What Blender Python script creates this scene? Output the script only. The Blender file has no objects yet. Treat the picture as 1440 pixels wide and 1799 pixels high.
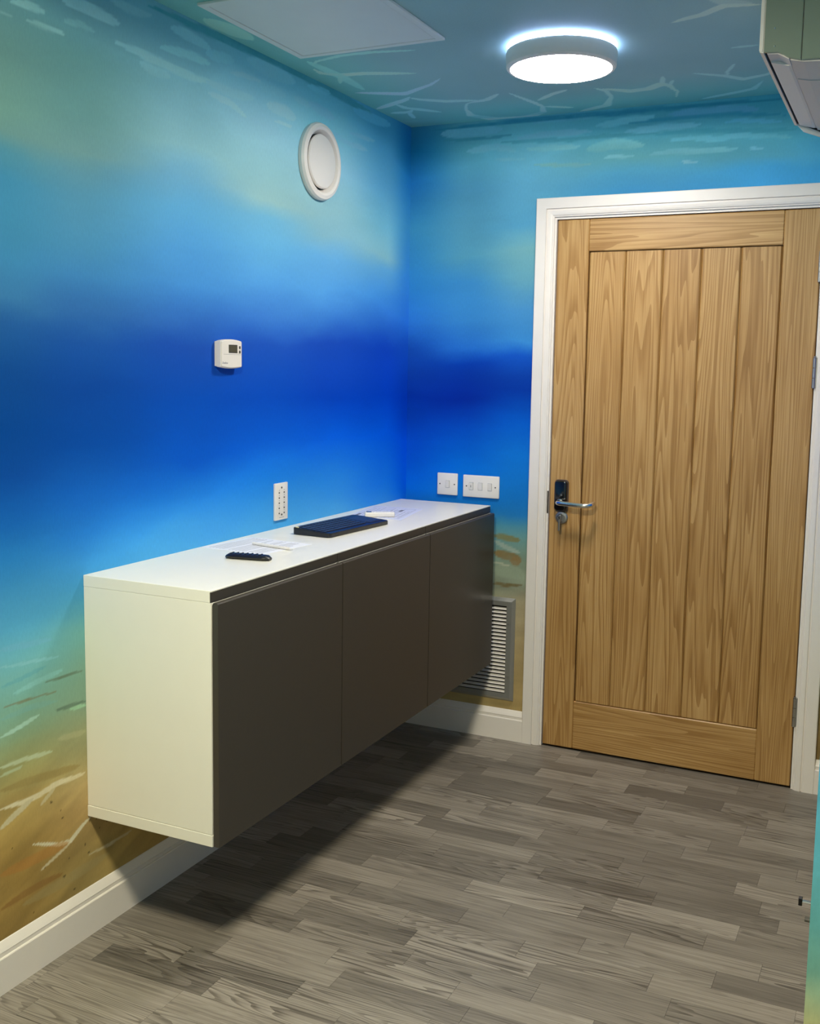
import bpy, bmesh, math, random
import numpy as np
from mathutils import Matrix, Vector, noise as mnoise

SC = bpy.context.scene
COL = SC.collection
random.seed(7)

# ------------------------------------------------------------------ camera
cam_d = bpy.data.cameras.new('camera')
cam = bpy.data.objects.new('camera', cam_d)
COL.objects.link(cam)
SC.camera = cam
CR = Vector((0.903387671715301, 0.4285257916198797, 0.016011261954100763))
CU = Vector((-0.06277213256863141, 0.09521193062016421, 0.9934758918264532))
CF = Vector((-0.4242055798378819, 0.898498933880356, -0.11291276212310976))
m = Matrix.Identity(4)
for i in range(3):
    m[i][0] = CR[i]; m[i][1] = CU[i]; m[i][2] = -CF[i]
m[0][3], m[1][3], m[2][3] = 1.8117229568353899, -3.758986151064797, 1.4424665851874998
cam.matrix_world = m
cam_d.sensor_fit = 'HORIZONTAL'
cam_d.sensor_width = 36.0
cam_d.lens = 1840.5428798887685 / 1440 * 36.0
cam_d.shift_x = (720 - 727.6300358389207) / 1440
cam_d.shift_y = (854.9370671091326 - 899.5) / 1440
cam_d.clip_start = 0.02

# ------------------------------------------------------------------ world, exposure
w = bpy.data.worlds.new('world'); SC.world = w; w.use_nodes = True
w.node_tree.nodes['Background'].inputs[0].default_value = (0.35, 0.4, 0.45, 1)
w.node_tree.nodes['Background'].inputs[1].default_value = 0.05
SC.view_settings.view_transform = 'Standard'
SC.view_settings.look = 'None'
SC.view_settings.gamma = 1.0
SC.view_settings.use_curve_mapping = False
SC.view_settings.exposure = 0.0
SC.cycles.max_bounces = 10
SC.cycles.diffuse_bounces = 7
SC.cycles.glossy_bounces = 4
SC.cycles.sample_clamp_indirect = 6.0
SC.cycles.use_denoising = True
LAMP_NEAR_DOOR = 92.0       # radiance of the lamp in view
LAMP_BEHIND = 318.0          # radiance of its twin behind the camera
H = 2.363                   # ceiling height
XR = 1.709                  # right wall (it ends at YN, where the room opens out)
YN = -1.93

# ------------------------------------------------------------------ the mural's colours and brush strokes, in metres on each surface
LEFT_COLS = [(-2.05,
  [(2.201, 88, 125, 122), (2.104, 95, 133, 125), (1.995, 110, 152, 140), (1.94, 108, 150, 145), (1.891, 80, 145, 165), (1.836, 65, 140, 175),
   (1.737, 65, 140, 178), (1.674, 65, 140, 185), (1.587, 60, 125, 175), (1.524, 35, 95, 160), (1.423, 10, 75, 150), (1.295, 0, 70, 150), (1.193, 5, 75, 158),
   (1.102, 20, 100, 180), (1.024, 40, 125, 190), (0.946, 60, 140, 190), (0.84, 85, 160, 190), (0.774, 105, 170, 180), (0.708, 115, 165, 155),
   (0.641, 120, 158, 135), (0.574, 135, 148, 108), (0.506, 148, 143, 92), (0.439, 155, 132, 78), (0.302, 150, 120, 64), (0.165, 135, 108, 58)]),
 (-1.8,
  [(2.281, 80, 115, 118), (2.158, 85, 125, 120), (2.027, 100, 145, 140), (1.948, 112, 155, 152), (1.902, 95, 150, 165), (1.842, 85, 150, 178),
   (1.735, 75, 145, 185), (1.655, 65, 135, 190), (1.56, 50, 110, 175), (1.492, 25, 85, 165), (1.383, 5, 70, 155), (1.245, 0, 75, 165), (1.147, 15, 95, 185),
   (1.049, 35, 120, 200), (0.965, 60, 145, 205), (0.866, 75, 150, 185), (0.78, 110, 165, 160), (0.708, 120, 155, 135), (0.622, 125, 150, 125),
   (0.549, 150, 150, 110), (0.476, 155, 145, 100), (0.403, 175, 150, 100), (0.329, 165, 135, 85), (0.211, 140, 118, 70)]),
 (-1.4,
  [(2.348, 78, 120, 125), (2.216, 90, 130, 132), (2.112, 112, 155, 158), (2.007, 135, 180, 182), (1.932, 115, 175, 200), (1.857, 100, 175, 215),
   (1.75, 85, 160, 215), (1.658, 75, 150, 215), (1.566, 50, 110, 190), (1.488, 25, 80, 175), (1.348, 0, 75, 175), (1.19, 0, 85, 190), (1.078, 30, 120, 205),
   (0.982, 65, 155, 220), (0.705, 110, 165, 170), (0.457, 150, 150, 110), (0.204, 150, 120, 70)]),
 (-1.0,
  [(2.345, 80, 125, 130), (2.246, 100, 145, 150), (2.146, 135, 178, 185), (2.029, 150, 195, 195), (1.945, 160, 200, 195), (1.885, 120, 188, 215),
   (1.792, 110, 185, 225), (1.689, 90, 165, 225), (1.585, 65, 130, 210), (1.498, 30, 85, 185), (1.34, 0, 75, 185), (1.198, 0, 90, 200), (1.072, 25, 125, 215),
   (0.982, 60, 155, 225), (0.708, 110, 165, 170), (0.429, 150, 150, 110), (0.145, 150, 120, 70)]),
 (-0.6,
  [(2.344, 75, 125, 130), (2.224, 100, 150, 155), (2.095, 140, 185, 195), (1.946, 150, 195, 198), (1.87, 145, 195, 205), (1.795, 110, 180, 225),
   (1.68, 90, 165, 225), (1.584, 60, 125, 205), (1.507, 25, 75, 180), (1.332, 0, 65, 180), (1.174, 0, 90, 205), (1.035, 40, 140, 225), (0.732, 110, 165, 170),
   (0.422, 150, 150, 110), (0.106, 150, 120, 70)]),
 (-0.2,
  [(2.332, 55, 110, 125), (2.222, 65, 120, 140), (2.1, 85, 145, 170), (1.956, 115, 175, 188), (1.853, 135, 182, 185), (1.801, 100, 165, 200),
   (1.686, 70, 145, 210), (1.58, 40, 100, 185), (1.496, 15, 65, 170), (1.324, 0, 60, 170), (1.151, 0, 85, 195), (0.997, 20, 120, 215), (0.663, 110, 165, 170),
   (0.321, 150, 150, 110), (-0.029, 150, 120, 70)]),
 (0,  # room corner: deep teal paint with the corner's shade in the colours
  [(2.356, 30, 90, 120), (2.261, 15, 85, 115), (2.133, 35, 105, 145), (1.983, 60, 130, 165), (1.765, 55, 130, 190), (1.633, 45, 115, 190), (1.522, 20, 75, 165),
   (1.32, 0, 50, 150), (1.092, 0, 75, 180), (0.953, 0, 95, 200), (0.625, 110, 165, 170), (0.265, 150, 150, 110), (-0.104, 150, 120, 70)])]
BACK_COLS = [(0,  # same corner, paint and corner shade together in the colours
  [(2.36, 30, 90, 115), (2.264, 15, 85, 115), (2.135, 30, 95, 140), (1.984, 60, 130, 165), (1.765, 50, 130, 190), (1.633, 45, 115, 190), (1.522, 20, 75, 165),
   (1.321, 0, 45, 145), (1.095, 0, 75, 180), (0.958, 0, 95, 190), (0.634, 110, 135, 120), (0.163, 150, 130, 90)]),
 (0.25,
  [(2.362, 70, 115, 120), (2.268, 75, 125, 130), (2.121, 75, 130, 155), (1.974, 85, 145, 170), (1.867, 90, 155, 180), (1.761, 65, 140, 195),
   (1.632, 60, 135, 200), (1.534, 40, 110, 195), (1.469, 5, 60, 165), (1.327, 0, 40, 145), (1.196, 0, 75, 180), (1.063, 0, 100, 195), (0.929, 20, 110, 180),
   (0.817, 90, 135, 145), (0.659, 125, 130, 110), (0.201, 150, 128, 88)]),
 (0.48,
  [(2.363, 70, 120, 125), (2.272, 95, 145, 150), (2.129, 95, 155, 180), (1.964, 95, 165, 200), (1.881, 128, 182, 190), (1.777, 110, 170, 190),
   (1.673, 80, 150, 205), (1.557, 65, 145, 215), (1.5, 20, 85, 190), (1.376, 0, 55, 160), (1.248, 0, 90, 195), (1.119, 10, 110, 200), (0.967, 20, 110, 185),
   (0.891, 35, 112, 172), (0.847, 75, 132, 155), (0.803, 100, 138, 138), (0.715, 118, 128, 110), (0.616, 130, 133, 115), (0.549, 148, 133, 108),
   (0.348, 150, 126, 90), (0.145, 148, 122, 80)]),
 (0.9,
  [(2.361, 62, 118, 125), (2.274, 72, 128, 135), (2.195, 90, 145, 150), (2.146, 80, 150, 180), (2.077, 65, 145, 195), (1.548, 65, 145, 215),
   (1.466, 0, 60, 165), (0.507, 120, 130, 110), (0.075, 148, 122, 80)]),
 (1.3,
  [(2.36, 55, 115, 125), (2.248, 72, 128, 135), (2.172, 80, 140, 155), (2.125, 68, 145, 185), (2.059, 65, 145, 195), (1.549, 65, 145, 215), (1.471, 0, 60, 165),
   (0.549, 120, 130, 110), (0.135, 148, 122, 80)]),
 (1.7,
  [(2.359, 50, 110, 125), (2.287, 60, 120, 132), (2.197, 55, 130, 165), (2.087, 62, 140, 185), (1.737, 65, 145, 205), (1.475, 0, 60, 165),
   (0.588, 120, 120, 90), (0.19, 120, 95, 60)])]
STROKES = [('L', [(-1.999, 2.215, 0.0087), (-1.942, 2.223, 0.0092), (-1.899, 2.221, 0.0099)], (110, 145, 138), 0.8), ('L', [(-2.031, 2.184, 0.0045), (-1.997, 2.185, 0.0046)], (110, 145, 138), 0.6),
 ('L', [(-1.959, 2.188, 0.0061), (-1.909, 2.19, 0.0063), (-1.839, 2.19, 0.0065)], (112, 148, 140), 0.7),
 ('L', [(-1.846, 2.264, 0.014), (-1.772, 2.272, 0.0151), (-1.655, 2.267, 0.0162)], (105, 140, 138), 0.8),
 ('L', [(-1.847, 2.22, 0.0077), (-1.792, 2.227, 0.0082), (-1.745, 2.224, 0.0088)], (100, 138, 132), 0.5),
 ('L', [(-1.684, 2.314, 0.0115), (-1.591, 2.313, 0.0114), (-1.536, 2.322, 0.0109)], (95, 130, 130), 0.6),
 ('L',
  [(-1.547, 2.343, 0.0127), (-1.433, 2.346, 0.0132), (-1.284, 2.35, 0.0138), (-1.055, 2.36, 0.0149), (-0.805, 2.361, 0.0164), (-0.606, 2.353, 0.0176), (-0.447, 2.347, 0.0185),
   (-0.297, 2.339, 0.0193)],
  (52, 105, 110), 0.75),
 ('L', [(-1.457, 2.316, 0.0142), (-1.385, 2.316, 0.0149), (-1.284, 2.309, 0.0157)], (98, 138, 138), 0.8),
 ('L', [(-1.504, 2.254, 0.0113), (-1.41, 2.265, 0.012), (-1.285, 2.268, 0.0128)], (98, 140, 138), 0.8),
 ('L', [(-1.676, 2.221, 0.0115), (-1.549, 2.217, 0.012), (-1.349, 2.213, 0.0125), (-1.285, 2.223, 0.0119)], (108, 145, 142), 0.8),
 ('L', [(-1.583, 2.195, 0.0143), (-1.528, 2.189, 0.014), (-1.459, 2.191, 0.0139)], (105, 142, 140), 0.5), ('L', [(-1.305, 2.293, 0.0141), (-1.171, 2.306, 0.0147)], (95, 140, 142), 0.8),
 ('L', [(-1.108, 2.327, 0.0214), (-1.001, 2.325, 0.0219), (-0.846, 2.326, 0.0227)], (105, 152, 155), 0.8),
 ('L', [(-1.191, 2.269, 0.0076), (-1.12, 2.279, 0.008), (-1.031, 2.281, 0.0085)], (125, 170, 172), 0.8), ('L', [(-1.061, 2.268, 0.0146), (-0.899, 2.273, 0.0153)], (110, 158, 162), 0.8),
 ('L', [(-1.306, 2.218, 0.0131), (-1.205, 2.214, 0.013), (-1.073, 2.223, 0.0132)], (125, 170, 172), 0.85),
 ('L', [(-1.296, 2.19, 0.0092), (-1.183, 2.183, 0.01), (-1.115, 2.165, 0.0112)], (140, 182, 182), 0.8),
 ('L', [(-1.007, 2.22, 0.0187), (-0.905, 2.225, 0.0201), (-0.839, 2.217, 0.0222)], (145, 190, 192), 0.85), ('L', [(-0.963, 2.184, 0.0053), (-0.859, 2.187, 0.0055)], (155, 195, 195), 0.7),
 ('L', [(-0.852, 2.28, 0.0119), (-0.752, 2.273, 0.0123)], (120, 170, 175), 0.8), ('L', [(-0.763, 2.28, 0.0171), (-0.597, 2.269, 0.0178)], (112, 160, 168), 0.7),
 ('L', [(-0.771, 2.334, 0.0111), (-0.625, 2.344, 0.0116)], (85, 135, 140), 0.6), ('L', [(-0.49, 2.242, 0.0084), (-0.304, 2.252, 0.0087)], (115, 170, 182), 0.8),
 ('L', [(-0.562, 2.207, 0.0097), (-0.465, 2.207, 0.0098), (-0.36, 2.21, 0.01)], (125, 178, 190), 0.8),
 ('L', [(-0.468, 2.327, 0.0178), (-0.341, 2.326, 0.0178), (-0.178, 2.334, 0.0182)], (80, 135, 145), 0.7), ('L', [(-0.642, 2.219, 0.0099), (-0.546, 2.214, 0.0101)], (120, 170, 180), 0.6),
 ('L', [(-2.082, 0.799, 0.0079), (-2.008, 0.793, 0.0081), (-1.925, 0.786, 0.0084)], (110, 168, 190), 0.4),
 ('L', [(-2.095, 0.431, 0.0067), (-1.997, 0.418, 0.0073), (-1.923, 0.429, 0.0076), (-1.821, 0.421, 0.0075)], (195, 180, 140), 0.85),
 ('L', [(-2.097, 0.385, 0.0082), (-2.051, 0.402, 0.0083), (-1.997, 0.418, 0.0083)], (185, 172, 135), 0.8), ('L', [(-1.974, 0.394, 0.0057), (-1.924, 0.422, 0.0058)], (180, 165, 125), 0.7),
 ('L', [(-2.0, 0.31, 0.0046), (-1.921, 0.274, 0.0049), (-1.879, 0.266, 0.0066), (-1.834, 0.291, 0.0074), (-1.806, 0.301, 0.0071)], (188, 175, 140), 0.85),
 ('L', [(-1.879, 0.261, 0.0046), (-1.935, 0.245, 0.0045), (-1.979, 0.233, 0.0044)], (180, 165, 130), 0.7),
 ('L', [(-1.819, 0.204, 0.004), (-1.744, 0.199, 0.0042), (-1.655, 0.202, 0.0045)], (165, 150, 115), 0.7),
 ('L', [(-2.092, 0.527, 0.0059), (-2.018, 0.524, 0.006), (-1.93, 0.513, 0.0061)], (175, 182, 145), 0.75), ('L', [(-2.093, 0.507, 0.0044), (-2.025, 0.51, 0.0045)], (170, 178, 140), 0.6),
 ('L', [(-2.089, 0.596, 0.0054), (-2.03, 0.605, 0.0055), (-1.971, 0.614, 0.0056)], (155, 188, 165), 0.8),
 ('L', [(-2.083, 0.758, 0.004), (-1.989, 0.749, 0.0041), (-1.903, 0.74, 0.0042)], (125, 180, 182), 0.7),
 ('L', [(-2.049, 0.687, 0.007), (-2.012, 0.691, 0.0072), (-1.971, 0.698, 0.0072), (-1.891, 0.705, 0.0073)], (128, 180, 172), 0.6),
 ('L', [(-2.087, 0.666, 0.0024), (-2.02, 0.661, 0.0025), (-1.913, 0.657, 0.0026)], (118, 128, 102), 0.8),
 ('L', [(-1.952, 0.69, 0.0034), (-1.866, 0.687, 0.0035), (-1.818, 0.683, 0.0035)], (100, 122, 102), 0.7), ('L', [(-1.921, 0.609, 0.0044), (-1.816, 0.605, 0.0046)], (98, 120, 100), 0.7),
 ('L', [(-1.873, 0.599, 0.0054), (-1.816, 0.595, 0.0055)], (150, 188, 150), 0.7), ('L', [(-2.085, 0.71, 0.0052), (-2.018, 0.719, 0.0053), (-1.947, 0.727, 0.0055)], (95, 155, 160), 0.5),
 ('L', [(-2.088, 0.638, 0.0076), (-2.003, 0.64, 0.0077), (-1.913, 0.632, 0.0078)], (115, 160, 150), 0.4),
 ('L', [(-2.101, 0.274, 0.0144), (-1.998, 0.27, 0.015), (-1.886, 0.265, 0.0156)], (160, 105, 50), 0.35),
 ('L', [(-2.104, 0.193, 0.0087), (-2.0, 0.2, 0.0088), (-1.908, 0.194, 0.0087)], (120, 85, 45), 0.45),
 ('L', [(-2.036, 0.174, 0.0134), (-1.889, 0.171, 0.0143), (-1.746, 0.176, 0.0153)], (140, 125, 85), 0.35), ('L', [(-1.916, 0.536, 0.0079), (-1.82, 0.527, 0.0082)], (165, 160, 120), 0.5),
 ('L', [(-2.094, 0.474, 0.01), (-1.991, 0.464, 0.0104), (-1.842, 0.447, 0.0109)], (140, 120, 70), 0.5),
 ('B', [(0.127, 2.327, 0.0229), (0.255, 2.33, 0.0225), (0.374, 2.326, 0.0222)], (85, 130, 138), 0.85),
 ('B', [(0.431, 2.289, 0.0122), (0.569, 2.295, 0.012), (0.713, 2.292, 0.0118)], (100, 145, 152), 0.85),
 ('B', [(0.234, 2.256, 0.0137), (0.348, 2.265, 0.0133), (0.428, 2.245, 0.013)], (98, 145, 152), 0.85),
 ('B', [(0.472, 2.248, 0.0099), (0.549, 2.246, 0.0098), (0.677, 2.243, 0.0097)], (105, 150, 152), 0.8), ('B', [(0.35, 2.217, 0.0056), (0.473, 2.211, 0.0055)], (105, 155, 165), 0.7),
 ('B', [(0.502, 2.191, 0.0077), (0.615, 2.181, 0.0076), (0.721, 2.176, 0.0075)], (110, 155, 155), 0.7),
 ('B', [(0.699, 2.231, 0.0197), (0.802, 2.244, 0.0191), (0.904, 2.23, 0.0187)], (100, 148, 148), 0.8), ('B', [(0.731, 2.31, 0.013), (0.84, 2.319, 0.0128), (0.94, 2.324, 0.0126)], (90, 140, 145), 0.8),
 ('B', [(0.473, 2.347, 0.0154), (0.631, 2.348, 0.0151), (0.757, 2.351, 0.0149)], (82, 128, 138), 0.7),
 ('B', [(0.835, 2.28, 0.0128), (0.971, 2.285, 0.0125), (1.095, 2.284, 0.0123)], (90, 140, 148), 0.8),
 ('B', [(0.991, 2.327, 0.0166), (1.124, 2.329, 0.0163), (1.289, 2.32, 0.0159)], (72, 120, 135), 0.8),
 ('B', [(1.18, 2.287, 0.0071), (1.266, 2.285, 0.007), (1.368, 2.269, 0.0068)], (78, 135, 148), 0.8),
 ('B', [(0.989, 2.239, 0.0094), (1.057, 2.242, 0.0093), (1.156, 2.232, 0.0092), (1.227, 2.24, 0.0091), (1.396, 2.22, 0.0088)], (92, 150, 158), 0.85),
 ('B', [(0.925, 2.196, 0.0106), (1.004, 2.2, 0.0104), (1.13, 2.197, 0.0102), (1.228, 2.195, 0.0101)], (100, 152, 158), 0.8), ('B', [(1.263, 2.195, 0.005), (1.307, 2.19, 0.005)], (105, 155, 165), 0.7),
 ('B', [(0.762, 2.199, 0.0064), (0.871, 2.196, 0.0063)], (115, 165, 170), 0.7), ('B', [(1.039, 2.165, 0.0051), (1.095, 2.159, 0.0051)], (120, 165, 175), 0.7),
 ('B', [(0.091, 2.343, 0.0103), (0.414, 2.35, 0.01), (0.839, 2.348, 0.0095), (1.036, 2.348, 0.0093), (1.371, 2.346, 0.0089)], (38, 95, 110), 0.7),
 ('B', [(0.139, 2.303, 0.0057), (0.325, 2.297, 0.0056), (0.415, 2.305, 0.0056)], (52, 105, 115), 0.6),
 ('B', [(0.371, 2.28, 0.0078), (0.634, 2.268, 0.0076), (0.759, 2.274, 0.0075), (0.962, 2.264, 0.0073)], (60, 115, 122), 0.5),
 ('B', [(0.84, 2.307, 0.0074), (0.999, 2.313, 0.0073), (1.228, 2.309, 0.007), (1.374, 2.291, 0.0068)], (45, 105, 120), 0.6),
 ('B', [(0.942, 2.262, 0.0084), (1.098, 2.263, 0.0082), (1.412, 2.242, 0.0079)], (55, 115, 125), 0.5),
 ('B', [(0.38, 0.803, 0.0121), (0.434, 0.799, 0.0121), (0.49, 0.79, 0.0121)], (115, 115, 85), 0.8), ('B', [(0.38, 0.785, 0.01), (0.435, 0.761, 0.0099), (0.487, 0.741, 0.0098)], (140, 150, 140), 0.8),
 ('B', [(0.382, 0.736, 0.0172), (0.492, 0.72, 0.017)], (120, 105, 75), 0.8), ('B', [(0.453, 0.709, 0.0193), (0.492, 0.709, 0.0192)], (128, 102, 68), 0.7),
 ('B', [(0.379, 0.669, 0.0268), (0.505, 0.665, 0.0265)], (132, 138, 118), 0.7), ('B', [(0.38, 0.615, 0.0074), (0.432, 0.611, 0.0073), (0.504, 0.619, 0.0072)], (105, 92, 65), 0.8),
 ('B', [(0.383, 0.696, 0.0037), (0.449, 0.691, 0.0036)], (160, 155, 135), 0.8),
 ('C', [(0.075, -0.861, 0.0043), (0.108, -0.9, 0.0078), (0.206, -0.923, 0.0104), (0.304, -0.92, 0.0115), (0.438, -0.889, 0.0117)], (110, 150, 158), 0.7),
 ('C', [(0.059, -0.834, 0.01), (0.059, -0.779, 0.0149), (0.104, -0.74, 0.0176), (0.179, -0.731, 0.0172), (0.334, -0.668, 0.0173)], (125, 160, 168), 0.85),
 ('C', [(0.11, -0.752, 0.0078), (0.054, -0.652, 0.008)], (110, 150, 156), 0.6),
 ('C', [(0.046, -0.532, 0.0201), (0.118, -0.495, 0.0201), (0.188, -0.459, 0.0196), (0.219, -0.47, 0.0124), (0.328, -0.534, 0.0102), (0.38, -0.586, 0.0078)], (120, 148, 170), 0.85),
 ('C', [(0.007, -0.302, 0.0161), (0.101, -0.353, 0.0157), (0.164, -0.387, 0.0135), (0.194, -0.417, 0.01)], (115, 148, 165), 0.8),
 ('C', [(0.187, -0.403, 0.0145), (0.21, -0.369, 0.016), (0.283, -0.315, 0.0169), (0.393, -0.288, 0.0165)], (120, 152, 165), 0.8),
 ('C', [(0.103, -0.344, 0.0105), (0.112, -0.279, 0.0138), (0.143, -0.249, 0.0168), (0.205, -0.179, 0.0169)], (110, 148, 162), 0.8),
 ('C', [(0.028, -0.231, 0.0175), (0.094, -0.223, 0.0151), (0.124, -0.248, 0.0086)], (105, 142, 158), 0.7), ('C', [(0.09, -0.215, 0.0098), (0.074, -0.128, 0.01)], (100, 138, 155), 0.7),
 ('C', [(0.358, -0.268, 0.0175), (0.423, -0.284, 0.0138), (0.487, -0.34, 0.0103)], (120, 148, 162), 0.8),
 ('C',
  [(0.378, -0.277, 0.0179), (0.339, -0.259, 0.0092), (0.301, -0.178, 0.0071), (0.287, -0.092, 0.0184), (0.35, -0.01, 0.0284), (0.454, 0.011, 0.0253), (0.549, -0.044, 0.012), (0.569, -0.125, 0.0091),
   (0.558, -0.197, 0.0141), (0.525, -0.333, 0.0143)],
  (115, 145, 158), 0.8),
 ('C', [(0.582, -0.205, 0.011), (0.655, -0.273, 0.0123), (0.714, -0.304, 0.0142)], (115, 140, 150), 0.7), ('C', [(0.575, -0.123, 0.0128), (0.666, -0.069, 0.0129)], (112, 142, 152), 0.7),
 ('C', [(0.806, -0.29, 0.0189), (0.832, -0.242, 0.0127), (0.827, -0.165, 0.0072), (0.782, -0.058, 0.0164), (0.676, -0.012, 0.0249)], (112, 142, 150), 0.7),
 ('C', [(0.83, -0.273, 0.0211), (0.904, -0.213, 0.0232), (0.966, -0.219, 0.0192), (1.014, -0.259, 0.0206), (1.038, -0.235, 0.0114), (1.045, -0.149, 0.0064), (1.026, -0.078, 0.0062)], (115, 145, 152),
  0.8),
 ('C', [(1.019, -0.257, 0.0087), (1.04, -0.349, 0.0085)], (110, 140, 150), 0.7), ('C', [(1.038, -0.235, 0.0067), (1.059, -0.292, 0.0066)], (110, 140, 150), 0.6),
 ('C', [(1.135, -0.345, 0.0126), (1.216, -0.285, 0.0119), (1.266, -0.223, 0.0144), (1.338, -0.25, 0.0117), (1.384, -0.291, 0.0098)], (110, 142, 155), 0.8),
 ('C', [(1.267, -0.404, 0.0075), (1.23, -0.32, 0.0061), (1.227, -0.267, 0.0058)], (112, 142, 155), 0.8),
 ('C', [(1.32, -0.18, 0.0058), (1.281, -0.093, 0.0119), (1.101, -0.023, 0.0145)], (105, 145, 160), 0.7),
 ('C', [(1.171, -0.85, 0.0154), (1.255, -0.883, 0.0139), (1.319, -0.931, 0.0158), (1.402, -0.905, 0.016)], (112, 135, 142), 0.8),
 ('C', [(1.29, -1.014, 0.0148), (1.323, -0.956, 0.0189), (1.385, -0.921, 0.0215)], (105, 130, 138), 0.5), ('C', [(1.282, -0.568, 0.0089), (1.356, -0.566, 0.0088)], (108, 138, 150), 0.7),
 ('C', [(0.034, -1.355, 0.0338), (0.043, -1.264, 0.0336), (0.047, -1.153, 0.0338)], (98, 140, 145), 0.7),
 ('C', [(0.084, -0.909, 0.0206), (0.097, -0.722, 0.0203), (0.09, -0.553, 0.0196)], (95, 140, 148), 0.5),
 ('C', [(-0.006, -0.101, 0.0292), (0.122, -0.07, 0.0282), (0.324, -0.059, 0.0274), (0.636, -0.019, 0.0269)], (70, 115, 128), 0.5)]
# ------------------------------------------------------------------ helpers
def lin(c):
    c = c / 255.0
    return c / 12.92 if c <= 0.04045 else ((c + 0.055) / 1.055) ** 2.4
def L3(r, g, b): return (lin(r), lin(g), lin(b), 1.0)

def mat(name, col, rough=0.5, metal=0.0, spec=0.5, emit=None, es=0.0, coat=0.0):
    M = bpy.data.materials.new(name); M.use_nodes = True
    p = M.node_tree.nodes['Principled BSDF']
    p.inputs['Base Color'].default_value = col
    p.inputs['Roughness'].default_value = rough
    p.inputs['Metallic'].default_value = metal
    p.inputs['Specular IOR Level'].default_value = spec
    p.inputs['Coat Weight'].default_value = coat
    if emit:
        p.inputs['Emission Color'].default_value = emit
        p.inputs['Emission Strength'].default_value = es
    return M

def noisy(M, scale=60, amt=0.06, bump=0.0, bscale=300, stretch=(1, 1, 1)):
    """slight procedural colour unevenness and fine relief"""
    nt = M.node_tree; p = nt.nodes['Principled BSDF']
    tc = nt.nodes.new('ShaderNodeTexCoord'); mp = nt.nodes.new('ShaderNodeMapping')
    mp.inputs['Scale'].default_value = stretch
    nt.links.new(tc.outputs['Object'], mp.inputs['Vector'])
    n = nt.nodes.new('ShaderNodeTexNoise'); n.inputs['Scale'].default_value = scale; n.inputs['Detail'].default_value = 4
    nt.links.new(mp.outputs[0], n.inputs['Vector'])
    mr = nt.nodes.new('ShaderNodeMapRange')
    mr.inputs['To Min'].default_value = 1 - amt; mr.inputs['To Max'].default_value = 1 + amt
    nt.links.new(n.outputs['Fac'], mr.inputs['Value'])
    mx = nt.nodes.new('ShaderNodeVectorMath'); mx.operation = 'SCALE'
    src = p.inputs['Base Color']
    if src.is_linked:
        nt.links.new(src.links[0].from_socket, mx.inputs[0])
    else:
        mx.inputs[0].default_value = tuple(src.default_value)[:3]
    nt.links.new(mr.outputs[0], mx.inputs['Scale'])
    nt.links.new(mx.outputs[0], src)
    if bump:
        b = nt.nodes.new('ShaderNodeTexNoise'); b.inputs['Scale'].default_value = bscale
        nt.links.new(tc.outputs['Object'], b.inputs['Vector'])
        bp = nt.nodes.new('ShaderNodeBump'); bp.inputs['Strength'].default_value = bump; bp.inputs['Distance'].default_value = 0.001
        nt.links.new(b.outputs['Fac'], bp.inputs['Height']); nt.links.new(bp.outputs[0], p.inputs['Normal'])
    return M

def link(name, me, M=None, parent=None, loc=(0, 0, 0), rot=(0, 0, 0)):
    o = bpy.data.objects.new(name, me); COL.objects.link(o)
    o.location = loc; o.rotation_euler = rot
    if M is not None and hasattr(me, 'materials') and not me.materials: me.materials.append(M)
    if parent: o.parent = parent
    return o
def tobj(name, bm, M, parent=None, loc=(0, 0, 0), rot=(0, 0, 0), smooth=False):
    bm.normal_update()
    me = bpy.data.meshes.new(name); bm.to_mesh(me); bm.free()
    if smooth:
        for f in me.polygons: f.use_smooth = True
        try: me.set_sharp_from_angle(angle=math.radians(35))
        except Exception: pass
    return link(name, me, M, parent, loc, rot)
def box(bm, x0, x1, y0, y1, z0, z1, bev=0.0, seg=1):
    r = bmesh.ops.create_cube(bm, size=1.0)
    for v in r['verts']:
        v.co = Vector(((x0 + x1) / 2 + v.co.x * (x1 - x0), (y0 + y1) / 2 + v.co.y * (y1 - y0), (z0 + z1) / 2 + v.co.z * (z1 - z0)))
    if bev:
        es = list({e for v in r['verts'] for e in v.link_edges})
        bmesh.ops.bevel(bm, geom=es, offset=bev, segments=seg, profile=0.5, affect='EDGES')
    return bm
def B(x0, x1, y0, y1, z0, z1, bev=0.0, seg=1): return box(bmesh.new(), x0, x1, y0, y1, z0, z1, bev, seg)
def cyl(bm, c, axis, r, h, n=24, r2=None):
    """cylinder starting at c going h along axis"""
    a = Vector(axis).normalized()
    q = Vector((0, 0, 1)).rotation_difference(a).to_matrix().to_4x4()
    M = Matrix.Translation(Vector(c) + a * h / 2) @ q
    bmesh.ops.create_cone(bm, cap_ends=True, segments=n, radius1=r, radius2=r if r2 is None else r2, depth=h, matrix=M)
    return bm
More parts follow.
